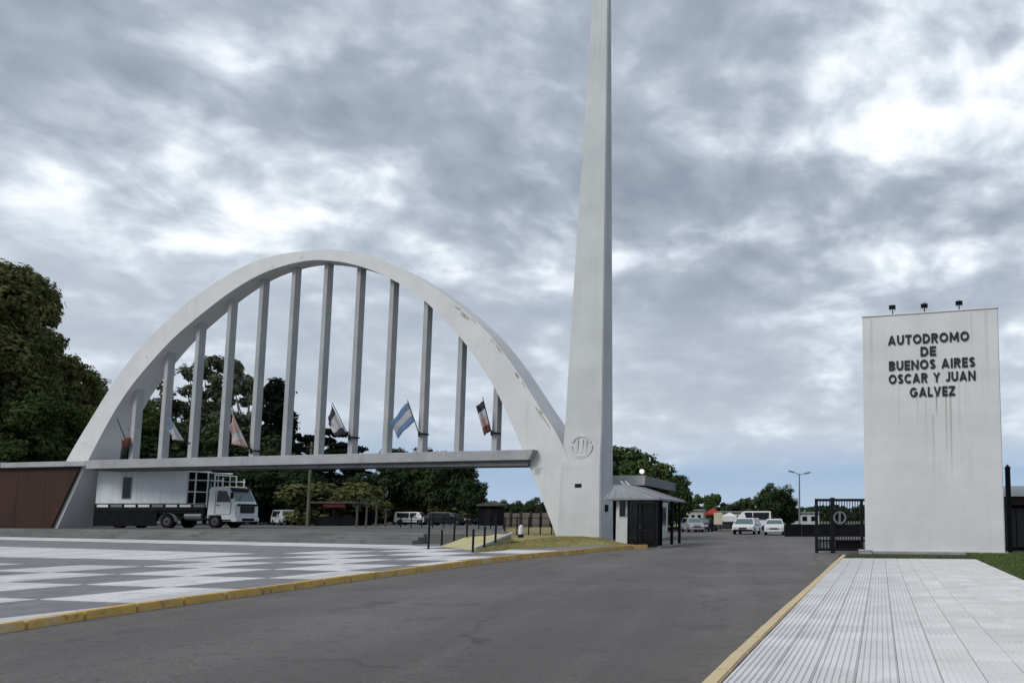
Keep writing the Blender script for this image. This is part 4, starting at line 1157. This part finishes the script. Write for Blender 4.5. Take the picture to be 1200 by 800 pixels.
part('sun_visor', MB().prism([(-.72, .2, 3.42), (-.40, .2, 3.28), (-.40, .2, 3.33), (-.72, .2, 3.50)], (0, TW - .4, 0)), MT['black'], cab, bevel=.01)
for y in (.45, 1.25, TW - .45):
    part('marker_lamp', MB().obox((-.95, y, 3.60), (1, 0, 0), (0, 1, 0), (0, 0, 1), .08, .06, .035), MT['cream'], cab, bevel=.012)
for x0_, x1_, z0_, z1_ in ((-1.72, -1.70, 1.15, 3.25), (-.46, -.44, 1.15, 2.2), (-1.70, -.46, 1.13, 1.15)):
    part('door_seam', MB().box(x0_, x1_, .0, .018, z0_, z1_), MT['black'], cab)
part('wheel_arch', MB().tube([(-1.75, .32, .60), (-1.75, .38, .60)], .66, 20), MT['dark'], cab)
part('side_step', MB().box(-1.05, -.38, -.03, -.012, .60, .70), MT['black'], cab)
part('dash_panel', MB().box(.0, .035, .12, TW - .12, 1.88, 2.06), MT['black'], cab, bevel=.01)
for y in (.3, TW - .3):
    part('fog_lamp', MB().tube([(.09, y, .68), (.125, y, .68)], .09, 12), MT['lamp'], cab)
    part('wiper', MB().tube([(-.22, y + .3, 2.30), (-.42, y + .75, 2.80)], .012, 5), MT['black'], cab)
part('exhaust_stack', MB().tube([(-2.45, .35, 1.2), (-2.45, .35, 3.5)], .06, 8), MT['steel'], truck)
part('bumper_grille', MB().box(.1, .115, .6, TW - .6, .56, .80), MT['black'], cab)

# ---- cars
p = at(483, 616.5, 84); car('parked_car', 'white hatchback parked beneath dark trees left of the ramp', 'car', (p.x, p.y, TZ - .2 + .204), R(4), MT['cwhite'], 3.4, 1.6, 1.45, 'van', 'cars behind the terrace')
p = at(333, 615.5, 82); car('parked_car', 'small white van parked right of the lorry nose', 'car', (p.x, p.y, TZ), R(-38), MT['cwhite'], 3.2, 1.6, 1.65, 'van', 'cars behind the terrace')
p = at(524, 616.5, 80); car('parked_car', 'dark car parked in shade right of the white hatchback', 'car', (p.x, p.y, TZ), R(3), MT['cdark'], 4.2, 1.7, 1.42, 'hatch', 'cars behind the terrace')
p = at(566, 616.5, 86); car('parked_car', 'dark car parked behind the posts of the ramp', 'car', (p.x, p.y, TZ), R(174), MT['cdark'], 4.2, 1.7, 1.45, 'hatch', 'cars behind the terrace')
p = at(875, 626, 71); car('parked_car', 'white van facing the gateway, left of two white vehicles', 'van', (p.x, p.y + 2, 0), R(-100), MT['cwhite'], 4.3, 2.05, 1.55, 'van', 'vehicles parked beyond the gateway')
p = at(908, 627, 68); car('parked_car', 'white car facing the gateway left of the dark hedge', 'car', (p.x, p.y + 2, 0), R(-92), MT['cwhite'], 3.9, 1.75, 1.48, 'hatch', 'vehicles parked beyond the gateway')
p = at(810, 623, 82); car('parked_car', 'silver car parked right behind the kiosk posts', 'car', (p.x, p.y + 1.5, 0), R(-70), MT['csilver'], 4.1, 1.7, 1.6, 'hatch', 'vehicles parked beyond the gateway')
p = at(824, 623, 86); car('parked_car', 'dark car parked under the small red awning', 'car', (p.x, p.y + 1, 0), R(-95), MT['cdark'], 4.1, 1.7, 1.5, 'hatch', 'vehicles parked beyond the gateway')
p = at(850, 623, 90); car('parked_car', 'dark car parked below the white awning', 'car', (p.x, p.y + 1, 0), R(170), MT['cdark'], 4.2, 1.7, 1.5, 'hatch', 'vehicles parked beyond the gateway')
p = at(882, 620, 96); car('parked_car', 'tall white van standing behind the two white vehicles', 'van', (p.x, p.y, 0), R(176), MT['cwhite'], 4.8, 2.0, 2.4, 'van', 'vehicles parked beyond the gateway')

# ================================================================== SMALL BUILDINGS AND FURNITURE IN THE BACKGROUND
shel = thing('shelter', 'low dark open shelter with pale roof edge and dull red sign', 'shelter', (at(362, 618, 76).x, 76, TZ))
sw = (at(418, 600, 76).x - shel.location.x)
part('roof', MB().box(-.1, sw + .1, -.2, 3.2, 2.25, 2.42), mat('shelter_roof_edge', (.10, .085, .07), (.07, .06, .05), rough=.9), shel, bevel=.02)
part('sign_board', MB().box(1.4, 3.6, -.12, -.06, 1.85, 2.2), mat('dull_red_board', (.09, .012, .016), (.06, .01, .012), rough=.8), shel)
part('back_wall', MB().box(0, sw, 3.0, 3.1, 0, 2.25), MT['dark'], shel)
for x in (.06, sw * .5, sw - .06):
    part('post', MB().box(x - .06, x + .06, 0, .12, 0, 2.25), MT['black'], shel)
part('counter', MB().box(.2, sw - .2, .5, .9, 0, .95), MT['dark'], shel, bevel=.02)
up = thing('utility_pole', 'grey wooden utility pole beside the dark shelter', 'pole', (at(360, 615, 73).x, 73, TZ))
part('pole', MB().tube([(0, 0, 0), (0, 0, 8.2)], [.14, .10], 10), MT['pbark'], up)
part('crossarm', MB().obox((0, -.12, 7.7), (1, 0, 0), (0, 1, 0), (0, 0, 1), .8, .05, .06), MT['bark'], up)
for x in (-.65, .65):
    part('insulator', MB().tube([(x, -.12, 7.76), (x, -.12, 7.92)], [.05, .03], 8), MT['fascia'], up)
for k, (px, h_, lab) in enumerate(((417.5, 1.9, 'pale slim trunk at the right end of the dark shelter'), (428.5, 2.3, 'pale slim trunk second right of the dark shelter'), (440, 2.1, 'thickest pale slim trunk between shelter and white hatchback'), (451, 1.3, 'short pale post left of the white hatchback'))):
    q = at(px, 620, 66 + k)
    t = thing('young_tree', lab, 'tree', (q.x, q.y, TZ), 0, 'slim trunks on the terrace')
    rr_ = random.Random(k)
    part('trunk', MB().tube([(0, 0, 0), (.03, 0, h_ * .5), (-.02, .02, h_)], [.10, .08, .06], 8), MT['pbark'], t)
    lf = MB()
    for i in range(60):
        c = Vector((rr_.gauss(0, .22), rr_.gauss(0, .22), h_ + rr_.uniform(-.5, .35))); a = Vector((rr_.gauss(0, 1), rr_.gauss(0, 1), rr_.gauss(0, 1))).normalized(); b_ = a.orthogonal().normalized()
        lf.add([c - a * .09, c + b_ * .05, c + a * .09, c - b_ * .05], [(0, 1, 2, 3)])
    part('crown', lf, LEAF['grey'], t)
# pale wall beyond the mound
pw = thing('boundary_wall', 'faded pinkish boundary wall seen below the arch right end', 'wall', (at(575, 620, 95).x, 95, .38))
wlen = at(668, 620, 95).x - pw.location.x
for k in range(8):
    part('wall_panel', MB().box(k * wlen / 8 + .02, (k + 1) * wlen / 8 - .02, 0, .2, 0, 1.75 + .06 * (k % 2)), MT['pink'], pw, bevel=.02)
    part('pier', MB().box(k * wlen / 8 - .14, k * wlen / 8 + .14, -.1, -.002, 0, 2.0), MT['bark'], pw, bevel=.02)
sh2 = thing('shed', 'small dark hut with pale roof edge behind the ramp posts', 'shed', (at(561, 618, 78).x, 78, TZ))
part('wall', MB().box(0, 1.9, 0, 2, 0, 2.0), MT['dark'], sh2)
part('roof', MB().prism([(-.2, -.3, 2.02), (2.1, -.3, 2.02), (2.1, -.3, 2.2), (.9, -.3, 2.42), (-.2, -.3, 2.2)], (0, 2.6, 0)), mat('hut_roof', (.09, .085, .075), (.06, .055, .05), rough=.9), sh2)
part('door', MB().box(.6, 1.3, -.04, -.002, 0, 1.8), MT['black'], sh2)
def railing(label, px0, px1, Y0, Y1, z, h, n):
    a_, c_ = at(px0, 606, Y0), at(px1, 606, Y1); a_.z = c_.z = z
    t = thing('railing', label, 'railing', a_, 0, 'dark railings behind the ramp')
    v_ = c_ - a_
    for k in range(n):
        p_ = v_ * (k / (n - 1))
        part('post', MB().tube([p_ + Vector((0, 0, -.05)), p_ + Vector((0, 0, h + .04 * (k % 2)))], .045, 8), MT['black'], t)
    for f_ in (.55, .95):
        part('rail', MB().tube([Vector((0, 0, h * f_)), v_ + Vector((0, 0, h * f_))], .022, 6), MT['black'], t)
railing('long thin dark railing across the terrace behind the ramp posts', 470, 590, 63, 57, TZ, 1.1, 10)
railing('short dark railing on the grass left of the tower foot', 592, 660, 52, 54.5, .38, 1.25, 6)
# dark hedge wall right, beyond the gateway
hd = thing('low_wall', 'dark low wall beyond the gateway left of the gate', 'wall', (at(919, 628, 64).x, 64, 0))
for k in range(6):
    part('wall_panel', MB().box(k * 1.5 + .01, k * 1.5 + 1.49, 0, .25, 0, 1.05 - .03 * (k % 2)), MT['dark'], hd, bevel=.02)
lp = thing('street_lamp', 'tall grey street lamp with two arms beyond the gate', 'street lamp', (at(937, 620, 76).x, 76, 0))
part('pole', MB().tube([(0, 0, 0), (0, 0, 3), (0, 0, 6.0)], [.11, .09, .06], 10), MT['steel'], lp)
part('base', MB().tube([(0, 0, 0), (0, 0, .9)], [.22, .16], 10), MT['black'], lp)
for sg, dz in ((-1, .22), (1, .08)):
    a = part('arm', MB().tube([(0, 0, 5.9), (sg * .55, 0, 5.95 + dz)], .035, 8), MT['steel'], lp)
    part('lamp_head', MB().obox((sg * .82, 0, 6.0 + dz), (1, 0, sg * .25), (0, 1, 0), (-sg * .25, 0, 1), .3, .12, .07), MT['steel'], a, bevel=.02)
ra = thing('awning', 'small red canvas awning among parked vehicles beyond the gateway', 'awning', (at(826, 620, 92).x, 92, 0))
part('canvas', MB().add([(0, -1, 2.1), (2.0, -1, 2.1), (2.0, 1, 2.1), (0, 1, 2.1), (1.0, 0, 2.75)], [(0, 1, 4), (1, 2, 4), (2, 3, 4), (3, 0, 4)]).box(0, 2, -1.02, -.98, 1.9, 2.1), MT['cred'], ra)
for x in (.05, 1.95):
    for y in (-.95, .95):
        part('post', MB().tube([(x, y, 0), (x, y, 2.1)], .03, 6), MT['steel'], ra)
wa = thing('awning', 'white canvas awning right of the cream board', 'awning', (at(846, 620, 88).x, 88, 0))
part('canvas', MB().add([(0, -1, 1.75), (1.75, -1, 1.75), (1.75, 1, 1.75), (0, 1, 1.75), (.87, 0, 2.2)], [(0, 1, 4), (1, 2, 4), (2, 3, 4), (3, 0, 4)]).box(0, 1.75, -1.02, -.98, 1.15, 1.75), MT['cwhite'], wa)
for x in (.05, 1.7):
    part('post', MB().tube([(x, -.95, 0), (x, -.95, 1.75)], .03, 6), MT['steel'], wa)
cb = thing('notice_board', 'cream board on a post beside the red awning', 'sign', (at(841.5, 622, 80).x, 80, 0))
part('board', MB().box(-.45, .45, -.04, .02, .85, 2.1), MT['cream'], cb, bevel=.02)
part('post', MB().tube([(0, .05, 0), (0, .05, 1.0)], .04, 8), MT['steel'], cb)
# far low white buildings along the horizon on the right
for k, (px0, px1, y1, Y, lab) in enumerate(((800, 824, 598, 120, 'far low white building behind the silver car'), (838, 868, 600, 130, 'far low white building behind white awning'), (888, 925, 602, 125, 'far low pale building under the round far tree'), (926, 960, 601, 140, 'far pale building behind the street lamp foot'))):
    a_, c_ = at(px0, 610, Y), at(px1, 610, Y); hh = 1.6 + (606 - y1) / FPX * Y
    f = thing('far_building', lab, 'building', (a_.x, Y, 0), 0, 'far low buildings beyond the gateway')
    wdt = c_.x - a_.x
    part('wall', MB().box(0, wdt, 0, 5, 0, hh), MT['fascia'], f)
    part('roof', MB().box(-.2, wdt + .2, -.3, 5.2, hh, hh + .2), MT['kroof'], f)
    for q in range(3):
        part('window', MB().box(wdt * (.12 + .3 * q), wdt * (.28 + .3 * q), -.05, -.002, hh * .4, hh * .75), MT['glass'], f)

# ================================================================== TREES
def quads_mesh(name, C, A_, B_, m):
    n = len(C)
    v = np.stack([C - A_, C + B_, C + A_, C - B_], 1).reshape(-1, 3).astype(np.float32)
    me = bpy.data.meshes.new(name)
    me.vertices.add(n * 4); me.vertices.foreach_set('co', v.ravel())
    me.loops.add(n * 4); me.loops.foreach_set('vertex_index', np.arange(n * 4, dtype=np.int32))
    me.polygons.add(n); me.polygons.foreach_set('loop_start', np.arange(0, n * 4, 4, dtype=np.int32))
    me.materials.append(m); me.update(calc_edges=True)
    return me
def make_tree(seed, h, rx, z0, nl, leaves, leaf, m, lob=(.22, .36), flat=1.0, shape='round', sparse=0.0, bark='bark'):
    """unit data for one tree: trunk mesh, crown mesh"""
    rnd = np.random.default_rng(seed)
    L = []
    while len(L) < nl:
        p = rnd.uniform(-1, 1, 3)
        r = np.linalg.norm(p)
        if r > 1 or r < .25: continue
        z = p[2]
        if shape == 'round': w = 1.0
        elif shape == 'column': w = 1.0
        elif shape == 'cone': w = .25 + .75 * (1 - (z + 1) / 2)
        elif shape == 'dome': w = 1.0; 
        else: w = 1.0
        if shape == 'dome' and z < -.55: continue
        if shape == 'column': p = np.array([p[0], p[1], z])
        L.append((p[0] * w * rx * .82, p[1] * w * rx * .82, z0 + (h - z0) * (z * .43 + .5), rx * rnd.uniform(*lob) * (w if shape == 'cone' else 1)))
    L = np.array(L)
    tb_ = MB()
    tr = max(.12, h * .018)
    lean = rnd.uniform(-.02, .02, 2) * h
    top = (lean[0], lean[1], z0 + (h - z0) * .6)
    tb_.tube([(0, 0, -.3), (lean[0] * .2, lean[1] * .2, z0 * .5), (lean[0] * .6, lean[1] * .6, z0), top], [tr * 1.25, tr, tr * .8, tr * .3], 9)
    idx = rnd.permutation(nl)[:min(nl, 16)]
    for i in idx:
        t = rnd.uniform(.3, .95)
        st = Vector((lean[0] * .6, lean[1] * .6, z0)).lerp(Vector(top), t * .8) if t > .4 else Vector((lean[0] * .5, lean[1] * .5, z0 * .85))
        en = Vector(L[i, :3]); mid_ = st.lerp(en, .5) + Vector((0, 0, -.06 * (en - st).length))
        tb_.tube([st, mid_, en], [tr * .38, tr * .25, tr * .08], 6)
    w = L[:, 3] ** 2; cnt = np.maximum(8, (leaves * w / w.sum()).astype(int))
    Cs, Ns = [], []
    for (x, y, z, r), k in zip(L, cnt):
        d = rnd.normal(size=(k, 3)); d /= np.linalg.norm(d, axis=1)[:, None]
        lump = 1 + .22 * np.sin(d[:, 0] * 5 + x) * np.sin(d[:, 1] * 6 + y) + .15 * np.sin(d[:, 2] * 9 + z)
        rad = r * rnd.uniform(.45, 1.0, k) ** .5 * lump
        P = np.stack([x + d[:, 0] * rad, y + d[:, 1] * rad, z + d[:, 2] * rad * .82 * flat], 1)
        Cs.append(P); Ns.append(d)
    C = np.concatenate(Cs); Nn = np.concatenate(Ns)
    # a few stray leaf sprays beyond the lobes
    n = len(C)
    nrm = Nn * 1.3 + rnd.normal(size=(n, 3)) * .5; nrm[:, 2] += .6
    nrm /= np.linalg.norm(nrm, axis=1)[:, None]
    a = np.cross(nrm, rnd.normal(size=(n, 3))); a /= np.linalg.norm(a, axis=1)[:, None] + 1e-9
    b_ = np.cross(nrm, a)
    s = leaf * rnd.uniform(.55, 1.25, n)[:, None]
    cr = quads_mesh('crown', C, a * s, b_ * s * .55, m)
    return tb_.mesh('trunk', MT[bark], smooth=True), cr
TREES = {
    'big': make_tree(11, 25, 8.5, 3.5, 90, 46000, .27, LEAF['olive'], (.13, .24)),
    'big2': make_tree(12, 25, 8.0, 3.0, 95, 46000, .27, LEAF['olive'], (.12, .24)),
    'big3': make_tree(14, 22, 8.0, 2.0, 85, 38000, .27, LEAF['green'], (.13, .24)),
    'tall': make_tree(15, 24, 5.2, 7.0, 40, 8000, .25, LEAF['grey'], (.12, .22), bark='pbark'),
    'tall2': make_tree(16, 24, 5.0, 5.0, 48, 11000, .25, LEAF['grey'], (.12, .22), bark='pbark'),
    'column': make_tree(17, 18, 1.9, .8, 60, 12000, .28, LEAF['black'], (.40, .58), shape='column'),
    'cedar': make_tree(18, 10, 3.6, 2.5, 20, 6000, .26, LEAF['black'], (.20, .34), flat=.35),
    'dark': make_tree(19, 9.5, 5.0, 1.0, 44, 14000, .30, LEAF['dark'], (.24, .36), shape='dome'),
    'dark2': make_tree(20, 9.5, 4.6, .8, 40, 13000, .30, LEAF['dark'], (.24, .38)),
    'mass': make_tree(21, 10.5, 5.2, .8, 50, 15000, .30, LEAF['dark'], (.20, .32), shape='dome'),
    'massg': make_tree(31, 10.5, 5.2, .8, 60, 17000, .28, LEAF['green'], (.16, .28), shape='dome'),
    'bush': make_tree(22, 3.0, 2.0, .2, 24, 5000, .16, LEAF['olive'], (.28, .42)),
    'far': make_tree(23, 8, 4.6, 1.2, 34, 9000, .28, LEAF['dark'], (.22, .34)),
    'farg': make_tree(24, 8, 3.2, 1.5, 26, 6000, .30, LEAF['green'], (.22, .36)),
}
KIND = dict(big='tree', big2='tree')
def tree(kind, px, ytop, Y, label, group, width=1.0, zb=TZ, name='tree', rot=None):
    hgt = 1.6 + (606 - ytop) / FPX * Y * 1.0 - zb
    base = TREES[kind][0]; 
    h0 = max(v.co.z for v in TREES[kind][1].vertices) if kind not in HCACHE else HCACHE[kind]
    HCACHE[kind] = h0
    s = hgt / h0
    t = thing(name, label, 'tree', (at(px, 606, Y).x, Y, zb), random.uniform(0, 6.28) if rot is None else rot, group)
    t.scale = (s * width, s * width, s)
    link('trunk', TREES[kind][0], t); link('crown', TREES[kind][1], t)
    return t
HCACHE = {}
gL = 'big olive trees left of the arch'
for args in (('big', -80, 262, 66, 'tall olive green tree at the left picture edge, nearest', gL, .95), ('big2', -6, 300, 76, 'tall olive tree rising highest left of the arch', gL, .52),
             ('big', 26, 374, 86, 'olive tree second in the row sloping down to the arch', gL, .66), ('big2', 58, 414, 98, 'olive tree third in the row sloping down to the arch', gL, .72),
             ('big', 98, 434, 112, 'olive tree fourth in the row, behind the left arch leg', gL, .8), ('big2', 128, 450, 128, 'olive tree last in the row, behind the left arch leg', gL, .85),
             ('big3', 10, 430, 68, 'darker bushy tree low behind the brown wall', gL, 1.0), ('big3', 56, 470, 76, 'mid green bushy tree above the brown wall end', gL, 1.0),
             ('big3', 104, 482, 84, 'mid green bushy tree directly behind the left arch leg', gL, 1.0), ('big3', 172, 472, 98, 'bright green tree seen between the first two hangers', gL, .8)):
    tree(*args)
gB = 'trees behind the arch'
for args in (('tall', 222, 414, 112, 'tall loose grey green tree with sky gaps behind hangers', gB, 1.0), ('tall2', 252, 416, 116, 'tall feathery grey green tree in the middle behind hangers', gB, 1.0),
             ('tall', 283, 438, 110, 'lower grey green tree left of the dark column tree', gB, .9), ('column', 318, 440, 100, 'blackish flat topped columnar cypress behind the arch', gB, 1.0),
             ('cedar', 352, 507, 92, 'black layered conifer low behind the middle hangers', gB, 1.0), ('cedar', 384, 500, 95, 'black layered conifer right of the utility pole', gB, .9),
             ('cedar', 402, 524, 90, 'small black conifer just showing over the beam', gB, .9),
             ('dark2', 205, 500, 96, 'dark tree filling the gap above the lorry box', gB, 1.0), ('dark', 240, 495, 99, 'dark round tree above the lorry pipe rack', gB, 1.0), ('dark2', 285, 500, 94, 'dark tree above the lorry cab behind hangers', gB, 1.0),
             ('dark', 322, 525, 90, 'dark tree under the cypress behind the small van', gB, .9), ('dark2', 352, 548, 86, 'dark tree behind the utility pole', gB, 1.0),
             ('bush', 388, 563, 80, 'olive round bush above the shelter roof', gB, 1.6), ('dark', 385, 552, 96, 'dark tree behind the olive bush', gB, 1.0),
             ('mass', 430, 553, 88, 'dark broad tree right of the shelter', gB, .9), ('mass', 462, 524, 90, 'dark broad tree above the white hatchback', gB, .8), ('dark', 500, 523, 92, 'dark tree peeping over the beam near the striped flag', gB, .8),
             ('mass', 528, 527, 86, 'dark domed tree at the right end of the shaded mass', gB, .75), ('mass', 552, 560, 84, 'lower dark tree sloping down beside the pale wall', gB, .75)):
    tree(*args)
gH = 'dark hedge bushes behind the terrace'
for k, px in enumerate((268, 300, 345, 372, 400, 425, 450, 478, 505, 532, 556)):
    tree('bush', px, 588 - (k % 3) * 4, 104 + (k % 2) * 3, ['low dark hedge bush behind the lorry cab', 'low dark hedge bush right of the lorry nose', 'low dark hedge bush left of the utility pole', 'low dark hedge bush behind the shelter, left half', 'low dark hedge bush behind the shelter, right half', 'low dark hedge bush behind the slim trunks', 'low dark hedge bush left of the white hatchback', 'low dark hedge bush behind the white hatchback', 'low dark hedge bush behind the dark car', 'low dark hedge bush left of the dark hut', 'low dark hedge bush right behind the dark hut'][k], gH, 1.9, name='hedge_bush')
gG = 'distant trees under the right end of arch'
for args in (('far', 588, 585, 150, 'distant teal dark tree left in the gap under arch', gG, 1.0), ('far', 612, 586, 155, 'distant dark tree in the middle of gap under arch', gG, 1.0), ('far', 634, 582, 150, 'distant dark tree nearest the tower leg in gap', gG, 1.0)):
    tree(*args, zb=0)
gR = 'trees beyond the gateway'
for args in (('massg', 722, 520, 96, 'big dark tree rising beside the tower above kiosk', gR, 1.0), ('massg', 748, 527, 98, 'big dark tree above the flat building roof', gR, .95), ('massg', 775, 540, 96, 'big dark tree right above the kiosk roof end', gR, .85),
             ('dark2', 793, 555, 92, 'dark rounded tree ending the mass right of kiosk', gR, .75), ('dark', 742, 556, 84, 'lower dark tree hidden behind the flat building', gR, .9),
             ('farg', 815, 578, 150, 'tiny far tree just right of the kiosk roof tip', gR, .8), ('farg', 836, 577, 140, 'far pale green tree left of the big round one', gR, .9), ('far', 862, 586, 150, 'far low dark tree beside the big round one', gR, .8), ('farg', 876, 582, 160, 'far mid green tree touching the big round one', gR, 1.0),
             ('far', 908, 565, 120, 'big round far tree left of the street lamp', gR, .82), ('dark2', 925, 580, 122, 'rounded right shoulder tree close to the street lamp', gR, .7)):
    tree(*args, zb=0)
# tree line that closes the far horizon
rnd = np.random.default_rng(77)
C = []; 
for k in range(260):
    x = rnd.uniform(-420, 420); y = 330 + rnd.uniform(0, 40); r = rnd.uniform(3, 6.0)
    d = rnd.normal(size=(230, 3)); d /= np.linalg.norm(d, axis=1)[:, None]
    C.append(np.stack([x + d[:, 0] * r * 1.5, y + d[:, 1] * r, 1.6 + d[:, 2] * r * .8 + rnd.uniform(0, 1.5)], 1))
C = np.concatenate(C); n = len(C)
a = rnd.normal(size=(n, 3)); a /= np.linalg.norm(a, axis=1)[:, None]; b_ = np.cross(a, rnd.normal(size=(n, 3))); b_ /= np.linalg.norm(b_, axis=1)[:, None]
tag(link('far_wood', quads_mesh('far_wood', C, a * 1.1, b_ * .8, LEAF['dark'])), 'far off dark line of trees along the horizon', 'trees', kind='stuff')
